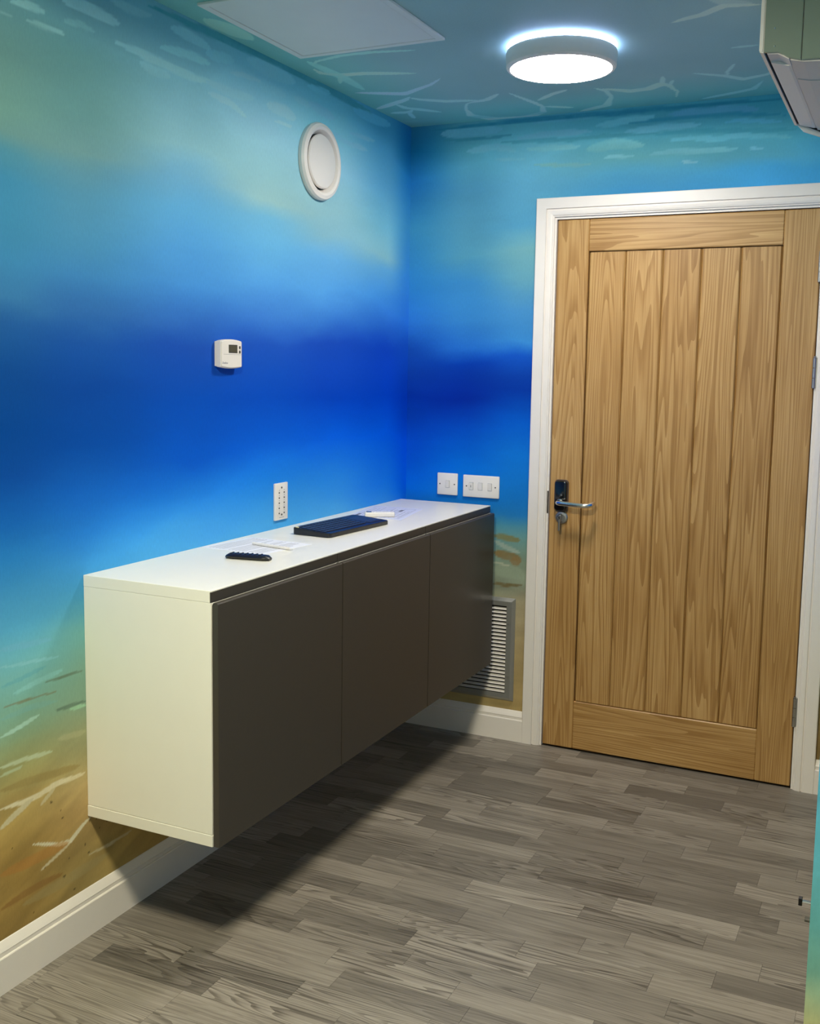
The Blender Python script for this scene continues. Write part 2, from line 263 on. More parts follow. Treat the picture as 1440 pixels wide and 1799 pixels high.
def lathe(prof, c, axis, n=64):
    """revolve (radius, height) pairs round axis at c; closed where the radius is 0"""
    bm = bmesh.new(); a = Vector(axis).normalized()
    q = Vector((0, 0, 1)).rotation_difference(a).to_matrix()
    rings = []
    for r, h in prof:
        if r == 0: rings.append([bm.verts.new(Vector(c) + q @ Vector((0, 0, h)))])
        else: rings.append([bm.verts.new(Vector(c) + q @ Vector((r * math.cos(t * 2 * math.pi / n), r * math.sin(t * 2 * math.pi / n), h))) for t in range(n)])
    for A, Bq in zip(rings, rings[1:]):
        for i in range(n):
            j = (i + 1) % n
            if len(A) == 1: bm.faces.new((A[0], Bq[j], Bq[i]))
            elif len(Bq) == 1: bm.faces.new((A[i], A[j], Bq[0]))
            else: bm.faces.new((A[i], A[j], Bq[j], Bq[i]))
    bmesh.ops.recalc_face_normals(bm, faces=bm.faces)
    return bm
def prism(bm, pts, d):
    """solid from a planar polygon (list of 3-vectors) pushed by vector d"""
    d = Vector(d)
    a = [bm.verts.new(Vector(p)) for p in pts]; b = [bm.verts.new(Vector(p) + d) for p in pts]
    n = len(pts)
    fs = [bm.faces.new(a), bm.faces.new(b[::-1])]
    for i in range(n):
        fs.append(bm.faces.new((a[i], b[i], b[(i + 1) % n], a[(i + 1) % n])))
    bmesh.ops.recalc_face_normals(bm, faces=fs)
    return bm
def tube(bm, pts, r, n=12, radii=None):
    pts = [Vector(p) for p in pts]; rings = []
    up = Vector((0, 0, 1))
    for i, p in enumerate(pts):
        t = (pts[min(i + 1, len(pts) - 1)] - pts[max(i - 1, 0)]).normalized()
        u = up.cross(t)
        if u.length < 1e-3: u = Vector((1, 0, 0)).cross(t)
        u.normalize(); v = t.cross(u)
        rr = radii[i] if radii else r
        rings.append([bm.verts.new(p + (u * math.cos(k * 2 * math.pi / n) + v * math.sin(k * 2 * math.pi / n)) * rr) for k in range(n)])
    fs = []
    for A, Bq in zip(rings, rings[1:]):
        for i in range(n): fs.append(bm.faces.new((A[i], A[(i + 1) % n], Bq[(i + 1) % n], Bq[i])))
    fs.append(bm.faces.new(rings[0][::-1])); fs.append(bm.faces.new(rings[-1]))
    bmesh.ops.recalc_face_normals(bm, faces=fs)
    return bm
def rrect(w, h, r, n=6):
    out = []
    for cx, cy, a0 in ((w / 2 - r, h / 2 - r, 0), (-w / 2 + r, h / 2 - r, 90), (-w / 2 + r, -h / 2 + r, 180), (w / 2 - r, -h / 2 + r, 270)):
        for k in range(n + 1):
            a = math.radians(a0 + 90 * k / n); out.append((cx + r * math.cos(a), cy + r * math.sin(a)))
    return out
def thing(name, label, cat, loc=(0, 0, 0), rot=(0, 0, 0), group=None):
    o = bpy.data.objects.new(name, None); COL.objects.link(o); o.location = loc; o.rotation_euler = rot
    o.empty_display_size = 0.05
    o['label'] = label; o['category'] = cat
    if group: o['group'] = group
    return o
def tag(o, label, cat, group=None):
    o['label'] = label; o['category'] = cat
    if group: o['group'] = group
    return o
def struct(o, label=None):
    o['kind'] = 'structure'
    if label: o['label'] = label
    return o
def text_mesh(s, size, font_shear=0.0):
    cu = bpy.data.curves.new('txt', 'FONT'); cu.body = s; cu.size = size; cu.extrude = 0.00015; cu.shear = font_shear
    cu.align_x = 'CENTER'; cu.align_y = 'CENTER'; cu.resolution_u = 3
    o = bpy.data.objects.new('txt', cu); COL.objects.link(o)
    dg = bpy.context.evaluated_depsgraph_get()
    me = bpy.data.meshes.new_from_object(o.evaluated_get(dg))
    bpy.data.objects.remove(o)
    return me

# ------------------------------------------------------------------ the painted sea: colours laid on the wall and ceiling meshes
GAIN = {'L': (1.0, 1.06, 1.15), 'B': (.92, 1.02, 1.03), 'C': (4.0, 3.35, 2.6)}
_lin = np.vectorize(lin)
def fbm(a, b, seed, octv=4):
    """cheap value noise, numpy"""
    out = np.zeros_like(a); amp = 1.0; tot = 0.0
    rs = np.random.RandomState(seed)
    for o in range(octv):
        T = rs.rand(64, 64); f = 2.0 ** o
        u = a * f; v = b * f
        iu = np.floor(u).astype(int); iv = np.floor(v).astype(int)
        fu = u - iu; fv = v - iv; fu = fu * fu * (3 - 2 * fu); fv = fv * fv * (3 - 2 * fv)
        g = lambda i, j: T[i % 64, j % 64]
        val = (g(iu, iv) * (1 - fu) + g(iu + 1, iv) * fu) * (1 - fv) + (g(iu, iv + 1) * (1 - fu) + g(iu + 1, iv + 1) * fu) * fv
        out += val * amp; tot += amp; amp *= 0.5
    return out / tot - 0.5
def gradient(cols, a, z):
    """blend the colour columns of a wall at (a, z)"""
    xs = [c[0] for c in cols]
    per = []
    for _, st in cols:
        st = sorted(st); zz = [s[0] for s in st]
        per.append(np.stack([np.interp(z, zz, [s[k] for s in st]) for k in (1, 2, 3)], -1))
    per = np.array(per)
    ai = np.interp(a, xs, np.arange(len(xs)))
    i0 = np.clip(np.floor(ai).astype(int), 0, len(xs) - 2); t = ai - i0; t = t * t * (3 - 2 * t)
    idx = np.arange(len(a))
    return per[i0, idx] * (1 - t)[:, None] + per[i0 + 1, idx] * t[:, None]
def strokes(kind, a, b, rgb):
    wob = fbm(a * 14, b * 14, 5) * 0.006
    for k, pts, col, al in STROKES:
        if k != kind: continue
        P = np.array(pts); wmax = P[:, 2].max()
        m_ = (a > P[:, 0].min() - wmax - .03) & (a < P[:, 0].max() + wmax + .03) & (b > P[:, 1].min() - wmax - .03) & (b < P[:, 1].max() + wmax + .03)
        idx = np.nonzero(m_)[0]
        if len(idx) == 0: continue
        A = a[idx] + wob[idx]; Bq = b[idx] + wob[idx]
        best = np.full(len(idx), 1e9)
        seglen = np.r_[0, np.cumsum(np.hypot(np.diff(P[:, 0]), np.diff(P[:, 1])))]; tot = seglen[-1]
        for i in range(len(P) - 1):
            p0, p1 = P[i], P[i + 1]
            dx, dy = p1[0] - p0[0], p1[1] - p0[1]; l2 = dx * dx + dy * dy + 1e-12
            t = np.clip(((A - p0[0]) * dx + (Bq - p0[1]) * dy) / l2, 0, 1)
            d = np.hypot(A - p0[0] - t * dx, Bq - p0[1] - t * dy)
            s = (seglen[i] + t * math.sqrt(l2)) / tot
            taper = np.clip(np.sqrt(np.clip(4 * s * (1 - s), 0, 1)) * 1.05, 0.15, 1)
            wd = (p0[2] + (p1[2] - p0[2]) * t) * taper
            best = np.minimum(best, d / wd)
        e = np.clip((1.12 - best) / 0.34, 0, 1); e = e * e * (3 - 2 * e) * al
        e = e * (0.88 + 0.5 * fbm(a[idx] * 30, b[idx] * 30, 9))
        e = np.clip(e, 0, 1)
        tgt = rgb[idx] + (np.array(col, float) - rgb[idx]) * 1.45
        rgb[idx] = rgb[idx] * (1 - e)[:, None] + np.clip(tgt, 0, 255) * e[:, None]
    return rgb
def paint(kind, a, b):
    if kind == 'L':
        z = b + fbm(a * 2.2, b * 5, 1) * 0.07 + fbm(a * 8, b * 20, 2) * 0.02
        rgb = gradient(LEFT_COLS, a, z)
        sand = np.clip((0.62 - b) / 0.2, 0, 1)
        rgb = rgb * (1 + (fbm(a * 5 + b * 4, b * 22 - a * 9, 3) * 0.34 * sand)[:, None])
        rgb = rgb * (1 + (fbm(a * 3, b * 9, 4) * 0.07)[:, None])
        rs = np.random.RandomState(3)                      # little pebbles in the sand
        for _ in range(34):
            pa, pb, pr = rs.uniform(-2.4, -1.5), rs.uniform(.13, .42), rs.uniform(.0018, .0038)
            d = np.hypot(a - pa, (b - pb) * 1.3); rgb[d < pr] *= 0.55
    elif kind == 'B':
        z = b + fbm(a * 3, b * 5, 11) * 0.06 + fbm(a * 9, b * 22, 12) * 0.02
        rgb = gradient(BACK_COLS, a, z)
        rgb = rgb * (1 + (fbm(a * 3, b * 12, 14) * 0.09)[:, None])
        sand = np.clip((0.8 - b) / 0.2, 0, 1)
        rgb = rgb * (1 + (fbm(a * 5, b * 20, 13) * 0.3 * sand)[:, None])
    else:
        edge = np.minimum(a, -b); t = np.clip(edge / 0.35, 0, 1)[:, None]
        rgb = np.array([66., 116, 126]) * (1 - t) + np.array([84., 112, 126]) * t
        lf = np.clip((a - .2) / 1.0, 0, 1)[:, None]
        rgb = rgb * (1 - 0.0 * lf)
        rgb = rgb * (1 + (fbm(a * 3, b * 3, 21) * 0.10)[:, None])
    return strokes(kind, a, b, rgb)
def mural_material(name, gain=1.0, rough=0.55):
    M = bpy.data.materials.new(name); M.use_nodes = True
    nt = M.node_tree; p = nt.nodes['Principled BSDF']
    at = nt.nodes.new('ShaderNodeAttribute'); at.attribute_name = 'paint'
    nt.links.new(at.outputs['Color'], p.inputs['Base Color'])
    p.inputs['Roughness'].default_value = rough; p.inputs['Specular IOR Level'].default_value = 0.08
    noisy(M, scale=220, amt=0.09, bump=0.15, bscale=500, stretch=(1, 1, .35))
    return M
AMB = 0.30
def daylight_free(kind, a, b):
    """the listed colours were noted as seen under the lamps; dividing by the lamps' light gives the paint's own colour"""
    tot = AMB - .15 * np.clip((b - 1.9) / .4, 0, 1)
    for lx, ly, rad in ((.84, -.76, LAMP_NEAR_DOOR), (1.0, -2.85, LAMP_BEHIND)):
        if kind == 'L': d = (lx, ly - a)
        else: d = (ly, lx - a)
        dz = np.clip(H - .065 - b, 0, None)
        d2 = d[0] ** 2 + d[1] ** 2 + dz ** 2
        tot = tot + rad * .066 / math.pi * dz * abs(d[0]) / d2 ** 2
    return np.maximum(tot, .37)[:, None]
def gridmesh(name, kind, a0, a1, b0, b1, da, M, flip=False, thick=0.1, fix=None, parent=None, gain=(1, 1, 1), remap=None, painter=None):
    """wall or ceiling patch: a painted grid in front, a plain slab behind it"""
    na = max(2, int(round((a1 - a0) / da)) + 1); nb = max(2, int(round((b1 - b0) / da)) + 1)
    A, Bq = np.meshgrid(np.linspace(a0, a1, na), np.linspace(b0, b1, nb), indexing='ij')
    A = A.ravel(); Bq = Bq.ravel(); n = len(A)
    if kind == 'L': front = np.stack([np.full(n, fix), A, Bq], -1); back = (-thick, 0, 0)
    elif kind == 'B': front = np.stack([A, np.full(n, fix), Bq], -1); back = (0, thick, 0)
    else: front = np.stack([A, Bq, np.full(n, fix)], -1); back = (0, 0, thick)
    ca, cb = (A, Bq) if remap is None else remap(A, Bq)
    rgb = painter(ca, cb) if painter else paint(kind, ca, cb)
    if kind == 'C' or remap is not None: E = 1.0
    else: E = daylight_free(kind, A, Bq)
    c = _fastlin(np.clip(rgb, 0, 255)) * np.array(gain) / E
    c = c * np.minimum(1.0, 0.78 / np.maximum(c.max(1), 1e-6))[:, None]
    corners = [0, (na - 1) * nb, na * nb - 1, nb - 1]
    bk = front[corners] + np.array(back)
    V = np.vstack([front, bk, front[corners]])
    i, j = np.meshgrid(np.arange(na - 1), np.arange(nb - 1), indexing='ij'); q = (i * nb + j).ravel()
    F = np.stack([q, q + nb, q + nb + 1, q + 1], -1)
    if flip: F = F[:, ::-1]
    k = n; extra = [[k, k + 1, k + 2, k + 3]] + [[k + s, k + (s + 1) % 4, k + 4 + (s + 1) % 4, k + 4 + s] for s in range(4)]
    F = np.vstack([F, np.array(extra)])
    me = bpy.data.meshes.new(name)
    me.vertices.add(len(V)); me.vertices.foreach_set('co', V.ravel().astype(np.float32))
    me.loops.add(F.size); me.loops.foreach_set('vertex_index', F.ravel().astype(np.int32))
    me.polygons.add(len(F)); me.polygons.foreach_set('loop_start', np.arange(0, F.size, 4, dtype=np.int32))
    me.update(calc_edges=True); me.validate()
    at = me.color_attributes.new('paint', 'FLOAT_COLOR', 'POINT')
    full = np.ones((len(V), 4), np.float32); full[:n, :3] = c; full[n:, :3] = 0.4
    at.data.foreach_set('color', full.ravel())
    me.materials.append(M)
    return me
def _fastlin(x):
    x = x / 255.0
    return np.where(x <= 0.04045, x / 12.92, ((x + 0.055) / 1.055) ** 2.4)
def join_meshes(name, mes):
    bm = bmesh.new()
    for me in mes: bm.from_mesh(me)
    out = bpy.data.meshes.new(name); bm.to_mesh(out); bm.free()
    for mt in mes[0].materials: out.materials.append(mt)
    for me in mes: bpy.data.meshes.remove(me)
    return out

# ------------------------------------------------------------------ materials
M_white = noisy(mat('white_gloss_paint', L3(229, 222, 214), 0.35), 25, .02)
M_plastic = noisy(mat('white_plastic', L3(228, 222, 214), 0.3), 40, .015)
M_lam = noisy(mat('white_laminate', L3(232, 228, 214), 0.32), 15, .02)
M_dark = noisy(mat('dark_taupe_laminate', L3(60, 55, 48), 0.45), 30, .04)
M_gap = mat('shadow_gap', (0.01, 0.01, 0.01, 1), 0.9)
M_black = noisy(mat('black_plastic', L3(22, 22, 24), 0.35), 80, .1)
M_blackgloss = mat('black_gloss', (0.004, 0.004, 0.005, 1), 0.08, spec=0.6)
M_chrome = mat('polished_chrome', (0.78, 0.77, 0.74, 1), 0.16, metal=1.0)
M_steel = noisy(mat('brushed_steel', (0.42, 0.41, 0.39, 1), 0.38, metal=1.0), 200, .1)
M_grille = noisy(mat('satin_silver_grille', L3(156, 156, 150), 0.3, metal=0.55), 90, .04)
M_paper = noisy(mat('paper', L3(226, 226, 230), 0.7), 30, .01)
M_paper2 = noisy(mat('bluish_paper', L3(205, 208, 226), 0.7), 30, .01)
M_ink = mat('printed_ink', L3(120, 122, 135), 0.8)
M_ink2 = mat('faint_ink', L3(168, 168, 170), 0.8)
M_navy = noisy(mat('navy_key_plastic', L3(38, 46, 66), 0.4), 80, .1)
M_lcd = mat('lcd_glass', L3(70, 72, 62), 0.15)
M_button = mat('dark_button', L3(70, 68, 62), 0.5)
M_hatch = noisy(mat('hatch_panel_paint', L3(232, 230, 220), 0.5), 12, .03)
M_drum = noisy(mat('silver_drum', L3(252, 236, 222), 0.45), 50, .02)

def wood(name, axis, light, mid, dark, ring=11.0, rough=0.42, cross=5.0, along=.55, mix1=.5, mix2=.42, pores=95.0, calm=.3):
    """oak: flattened growth rings stretched along the grain, plus pores"""
    M = bpy.data.materials.new(name); M.use_nodes = True
    nt = M.node_tree; p = nt.nodes['Principled BSDF']; N = nt.nodes.new; Lk = nt.links.new
    tc = N('ShaderNodeTexCoord'); oi = N('ShaderNodeObjectInfo')
    ad = N('ShaderNodeVectorMath'); ad.operation = 'ADD'
    sc = N('ShaderNodeVectorMath'); sc.operation = 'SCALE'; sc.inputs[0].default_value = (13, 7, 5)
    Lk(oi.outputs['Random'], sc.inputs['Scale']); Lk(tc.outputs['Object'], ad.inputs[0]); Lk(sc.outputs[0], ad.inputs[1])
    def mapped(s_along, s_cross):
        mp = N('ShaderNodeMapping'); s = [s_cross] * 3; s[axis] = s_along; mp.inputs['Scale'].default_value = s
        Lk(ad.outputs[0], mp.inputs['Vector']); return mp
    a = mapped(along, cross)
    n1 = N('ShaderNodeTexNoise'); n1.inputs['Scale'].default_value = 1.3; n1.inputs['Detail'].default_value = 2.0; n1.inputs['Roughness'].default_value = .35
    Lk(a.outputs[0], n1.inputs['Vector'])
    mu = N('ShaderNodeMath'); mu.operation = 'MULTIPLY'; mu.inputs[1].default_value = ring; Lk(n1.outputs['Fac'], mu.inputs[0])
    fr = N('ShaderNodeMath'); fr.operation = 'FRACT'; Lk(mu.outputs[0], fr.inputs[0])
    rr = N('ShaderNodeValToRGB'); e = rr.color_ramp.elements
    e[0].position = 0.0; e[0].color = (1, 1, 1, 1); e[1].position = 1.0; e[1].color = (.1, .1, .1, 1)
    k = e.new(.5); k.color = (.72, .72, .72, 1); k = e.new(.82); k.color = (0, 0, 0, 1)
    ringmix = N('ShaderNodeMix'); ringmix.data_type = 'FLOAT'; ringmix.inputs[3].default_value = .5
    w2 = N('ShaderNodeTexWhiteNoise'); w2.noise_dimensions = '1D'; am = N('ShaderNodeMath'); am.operation = 'MULTIPLY'; am.inputs[1].default_value = 7.31
    Lk(oi.outputs['Random'], am.inputs[0]); Lk(am.outputs[0], w2.inputs['W'])
    rmr = N('ShaderNodeMapRange'); rmr.inputs['To Min'].default_value = calm; rmr.inputs['To Max'].default_value = calm * .35
    Lk(w2.outputs['Value'], rmr.inputs['Value']); Lk(rmr.outputs[0], ringmix.inputs[0])
    Lk(fr.outputs[0], rr.inputs[0]); Lk(rr.outputs[0], ringmix.inputs[2])
    b = mapped(3.0, pores)
    n2 = N('ShaderNodeTexNoise'); n2.inputs['Scale'].default_value = 1.6; n2.inputs['Detail'].default_value = 3; Lk(b.outputs[0], n2.inputs['Vector'])
    c = mapped(0.9, 2.4)
    n3 = N('ShaderNodeTexNoise'); n3.inputs['Scale'].default_value = 2.0; n3.inputs['Detail'].default_value = 3; Lk(c.outputs[0], n3.inputs['Vector'])
    m1 = N('ShaderNodeMix'); m1.data_type = 'FLOAT'; m1.inputs[0].default_value = mix1; Lk(ringmix.outputs[0], m1.inputs[2]); Lk(n2.outputs['Fac'], m1.inputs[3])
    m2 = N('ShaderNodeMix'); m2.data_type = 'FLOAT'; m2.inputs[0].default_value = mix2; Lk(m1.outputs[0], m2.inputs[2]); Lk(n3.outputs['Fac'], m2.inputs[3])
    cr = N('ShaderNodeValToRGB'); e = cr.color_ramp.elements
    e[0].position = .30; e[0].color = dark; e[1].position = .70; e[1].color = light; k = e.new(.5); k.color = mid
    Lk(m2.outputs[0], cr.inputs[0]); Lk(cr.outputs[0], p.inputs['Base Color'])
    p.inputs['Roughness'].default_value = rough
    bp = N('ShaderNodeBump'); bp.inputs['Strength'].default_value = .12; bp.inputs['Distance'].default_value = .001
    Lk(n2.outputs['Fac'], bp.inputs['Height']); Lk(bp.outputs[0], p.inputs['Normal'])
    return M, cr, nt, p, oi
oakl, oakm, oakd = L3(194, 156, 100), L3(169, 128, 73), L3(143, 102, 50)
M_oakV = wood('oak_upright_grain', 2, oakl, oakm, oakd, ring=22, cross=9.0, along=.36, mix1=.6, mix2=.34, pores=150.0)[0]
M_oakH = wood('oak_cross_grain', 0, oakl, oakm, oakd, ring=22, cross=9.0, along=.36, mix1=.6, mix2=.34, pores=150.0)[0]
# grey printed oak planks: tone differs from plank to plank
M_plank, cr, nt, p, oi = wood('grey_oak_vinyl', 0, L3(144, 137, 127), L3(120, 113, 104), L3(72, 66, 60), ring=26, rough=.42, cross=10.0, along=.75, mix1=.55, mix2=.25, pores=120.0, calm=1.0)
wn = nt.nodes.new('ShaderNodeTexWhiteNoise'); wn.noise_dimensions = '1D'; nt.links.new(oi.outputs['Random'], wn.inputs['W'])
mr = nt.nodes.new('ShaderNodeMapRange'); mr.inputs['To Min'].default_value = .68; mr.inputs['To Max'].default_value = 1.30
for e_, q_ in zip(cr.color_ramp.elements, (.34, .5, .66)): e_.position = q_
nt.links.new(wn.outputs['Value'], mr.inputs['Value'])
vs = nt.nodes.new('ShaderNodeVectorMath'); vs.operation = 'SCALE'; nt.links.new(cr.outputs[0], vs.inputs[0]); nt.links.new(mr.outputs[0], vs.inputs['Scale'])
nt.links.new(vs.outputs[0], p.inputs['Base Color'])
M_floorbase = noisy(mat('floor_underlay', L3(96, 90, 80), .6), 20, .1)
M_mural = mural_material('mural_paint')

# ------------------------------------------------------------------ floor: underlay and its planks
fl = tobj('floor', B(-.1, 2.6, -4.7, .1, -.08, -.003), M_floorbase); struct(fl, 'grey oak-look plank floor')
PW, PL = 0.0805, 0.325
known = {6: .763, 8: .946, 10: .797, 7: .36, 15: .591, 18: .42, 20: .607, 13: 1.49, 9: .2, 11: .55, 12: .93, 14: .12, 16: .82, 17: 1.01}
full_me = None
nplank = 0
for row in range(35):
    y1 = 0.012 - row * PW if row else -0.004
    y1 = .014 - row * PW; y0 = y1 - PW
    if row == 0: y1 = -.0
    off = known.get(row, random.uniform(0, PL)) % PL
    x = off - PL
    XE = XR if y0 > YN else 2.49
    while x < XE:
        a, b = max(x, 0.001), min(x + PL, XE - .001)
        if b - a > .01:
            if b - a > PL - .0001 and row > 0:
                if full_me is None:
                    bm = B(-PL / 2 + .0003, PL / 2 - .0003, -PW / 2 + .0003, PW / 2 - .0003, -.003, 0)
                    bm.normal_update(); full_me = bpy.data.meshes.new('plank'); bm.to_mesh(full_me); bm.free(); full_me.materials.append(M_plank)
                link('plank', full_me, None, fl, ((a + b) / 2, (y0 + y1) / 2, 0))
            else:
                w_, h_ = b - a, y1 - y0
                tobj('plank', B(-w_ / 2 + .0003, w_ / 2 - .0003, -h_ / 2 + .0003, h_ / 2 - .0003, -.003, 0), M_plank, fl, ((a + b) / 2, (y0 + y1) / 2, 0))
            nplank += 1
        x += PL
print('planks', nplank)

# ------------------------------------------------------------------ walls and ceiling
gL, gB, gC = GAIN['L'], GAIN['B'], GAIN['C']
me = gridmesh('wall_left', 'L', -4.7, 0.0, 0.0, H, .02, M_mural, fix=0.0, gain=gL) if False else None
parts = [gridmesh('wl', 'L', -2.5, 0.0, .8, H, .005, M_mural, fix=0.0, gain=gL), gridmesh('wl3', 'L', -2.5, -1.5, 0, .8, .0035, M_mural, fix=0.0, gain=gL), gridmesh('wl4', 'L', -1.5, 0, 0, .8, .008, M_mural, fix=0.0, gain=gL), gridmesh('wl2', 'L', -4.7, -2.5, 0.0, H, .04, M_mural, fix=0.0, gain=gL)]
struct(link('wall_left', join_meshes('wall_left', parts)), 'wall painted as a sea with sandy bed, behind the cabinets')
DX0, DX1, DZ1 = 0.588, 1.521, 1.993       # structural opening for the door
parts = [gridmesh('wb', 'B', -.1, DX0, 0.0, H, .006, M_mural, fix=0.0, gain=gB, flip=False),
         gridmesh('wb2', 'B', DX1, XR + .1, 0.0, H, .008, M_mural, fix=0.0, gain=gB),
         gridmesh('wb3', 'B', DX0, DX1, DZ1, H, .006, M_mural, fix=0.0, gain=gB)]
struct(link('wall_back', join_meshes('wall_back', parts)), 'sea-painted wall around the oak door')
parts = [gridmesh('c1', 'C', 0.0, XR + .01, -1.7, 0.0, .005, M_mural, fix=H, gain=gC, flip=True), gridmesh('c2', 'C', 0.0, 2.6, -4.7, -1.7, .05, M_mural, fix=H, gain=gC, flip=True)]
struct(link('ceiling', join_meshes('ceiling', parts)), 'teal ceiling painted with pale ripple lines')
# right wall, stepping back beyond the camera
END = [(0, (160, 140, 85)), (.30, (172, 160, 105)), (.38, (150, 165, 125)), (.43, (105, 150, 130)), (.50, (90, 148, 142)), (.62, (84, 152, 160)), (.76, (75, 146, 165)), (1.2, (20, 90, 170)), (1.6, (60, 140, 200)), (2.36, (70, 120, 125))]
def end_paint(a, b):
    z = b + fbm(a * 10, b * 8, 31) * .05
    rgb = np.stack([np.interp(z, [q[0] for q in END], [q[1][k] for q in END]) for k in range(3)], -1)
    return rgb * (1 + fbm(a * 30, b * 30, 32) * .14)[:, None]
parts = [gridmesh('wr', 'L', YN + .01, 0.0, 0.0, H, .02, M_mural, fix=XR, gain=gL, thick=-.785, flip=True, remap=lambda a, b: (a, b)),
         gridmesh('wr2', 'L', -4.7, YN, 0.0, H, .05, M_mural, fix=2.5, gain=gL, thick=-.1, flip=True, remap=lambda a, b: (a, b)),
         gridmesh('wr3', 'B', XR, 2.5, 0.0, H, .012, M_mural, fix=YN, gain=(1.35, 1.38, 1.5), thick=.012, painter=end_paint, remap=lambda a, b: (a, b))]
struct(link('wall_right', join_meshes('wall_right', parts)), 'sea-painted wall end at the right edge, below the air conditioner')
parts = [gridmesh('wf', 'B', 0.0, 2.6, 0.0, H, .04, M_mural, fix=-4.6, gain=gB, thick=-.1, flip=True, painter=lambda a, b: np.full((len(a), 3), 222.) + fbm(a * 3, b * 3, 41)[:, None] * 10, remap=lambda a, b: (a, b))]  # unseen wall, coloured pale to bounce extra light into the room
struct(link('wall_front', join_meshes('wall_front', parts)), 'unseen wall behind the camera, made pale to bounce light')

# skirting boards: (depth, height) profile pushed along the wall
SK = [(0, 0), (.0165, 0), (.0165, .0845), (.0145, .0868), (.0118, .0872), (.0118, .0965), (.0128, .0985), (.0095, .1050), (.0020, .1180), (.0, .1195)]
def skirting(name, p0, p1, inward, label=None):
    bm = bmesh.new(); p0 = Vector(p0); p1 = Vector(p1); iv = Vector(inward)
    prism(bm, [p0 + iv * d + Vector((0, 0, z)) for d, z in SK], p1 - p0)
    return struct(tobj(name, bm, M_white), label)
skirting('baseboard_left', (0, -4.6, 0), (0, 0, 0), (1, 0, 0), 'white moulded skirting board along the cabinet wall')
skirting('baseboard_back', (.0165, 0, 0), (.522, 0, 0), (0, -1, 0), 'white moulded skirting board between cabinets and door')
skirting('baseboard_back.001', (1.5865, 0, 0), (XR, 0, 0), (0, -1, 0), 'short white skirting board right of the door')
skirting('baseboard_right', (XR, YN + .0, 0), (XR, -.0165, 0), (-1, 0, 0), 'white skirting board along the right wall')

# ------------------------------------------------------------------ door
DOOR = thing('door_1', None or 'ledged oak door with five upright boards in a white frame', 'door', (0, 0, 0))
del DOOR['category']; DOOR['kind'] = 'structure'
dx0, dx1, dz0, dz1 = 0.6015, 1.5075, .006, 1.985
px0, px1, pz0, pz1 = 0.7195, 1.3885, .1915, 1.8705
TY = .044
def dpart(name, M, *b, bev=.0028): return tobj(name, B(*[v - o for v, o in zip(b, (ox, ox, 0, 0, oz, oz))], bev), M, DOOR, (ox, 0, oz))
for nm, M, a in (('stile', M_oakV, (dx0, px0, 0, TY, dz0, dz1)), ('stile', M_oakV, (px1, dx1, 0, TY, dz0, dz1)),
                 ('rail', M_oakH, (px0, px1, .0004, TY, pz1, dz1)), ('rail', M_oakH, (px0, px1, .0004, TY, dz0, pz0))):
    ox, oz = (a[0] + a[1]) / 2, (a[4] + a[5]) / 2
    dpart(nm, M, *a)
# the five boards, recessed, with V joints
n = 5; bw = (px1 - px0 - .004) / n
for k in range(n):
    x0 = px0 + .002 + k * bw; x1 = x0 + bw; ox = (x0 + x1) / 2; oz = 1.0
    v = .0055; y0 = .0060
    pts = [(x0 + .0006 - ox, y0 + v, 0), (x0 + v - ox, y0, 0), (x1 - v - ox, y0, 0), (x1 - .0006 - ox, y0 + v, 0), (x1 - .0006 - ox, .034, 0), (x0 + .0006 - ox, .034, 0)]
    bm = bmesh.new(); prism(bm, [(a, b, pz0 + .003 - oz) for a, b, _ in pts], (0, 0, pz1 - pz0 - .006))
    tobj('board', bm, M_oakV, DOOR, (ox, 0, oz))
ox = 1.0; oz = 1.0
tobj('backing', B(px0 - ox, px1 - ox, .034, .040, pz0 - oz, pz1 - oz), M_oakV, DOOR, (ox, 0, oz))
# hinges
for z in (1.795, 1.445, .275):
    hb = bmesh.new()
    for s in range(3): cyl(hb, (0, 0, -.05 + s * .034), (0, 0, 1), .0062, .0325, 16)
    cyl(hb, (0, 0, .052), (0, 0, 1), .0045, .004, 12)
    hg = tobj('hinge', hb, M_steel, DOOR, (dx1 + .0015, -.005, z), smooth=True)
    tobj('hinge_leaf', B(.0, .011, .001, .003, -.05, .052), M_steel, hg)
# lock: black escutcheon, chrome lever, cylinder with thumb turn
bm = bmesh.new()
pl = rrect(.047, .112, .012, 6)
prism(bm, [(a, 0, b) for a, b in pl], (0, -.022, 0))
es = [e for e in bm.edges if all(abs(v.co.y + .022) < 1e-6 for v in e.verts)]
bmesh.ops.bevel(bm, geom=es, offset=.006, segments=4, profile=.5, affect='EDGES')
plate = tobj('lock_plate', bm, M_blackgloss, DOOR, (.648, 0, .976), smooth=True); plate['label'] = 'black rounded lock plate'
bm = bmesh.new()
prism(bm, [(a, .001, b) for a, b in rrect(.054, .119, .014, 6)], (0, -.0075, 0))
tobj('lock_plate_rim', bm, mat('dark_bronze_edge', L3(96, 80, 74), .35, metal=.4), plate, smooth=True)
bm = bmesh.new()
path = [(0, -.018, -.022), (0, -.045, -.022), (.002, -.056, -.022), (.010, -.064, -.022), (.022, -.066, -.0220), (.07, -.066, -.0245), (.100, -.066, -.0255), (.117, -.064, -.0245), (.127, -.056, -.022), (.131, -.045, -.019), (.132, -.036, -.018)]
tube(bm, path, .009, 16, [.0088] * 4 + [.0092, .0092, .0092, .009, .0088, .0085, .008])
lv = tobj('lever_handle', bm, M_chrome, plate, smooth=True); lv['label'] = 'polished chrome lever handle'
bm = bmesh.new(); cyl(bm, (0, -.0215, -.022), (0, -1, 0), .012, .005, 24); tobj('lever_collar', bm, M_chrome, plate, smooth=True)
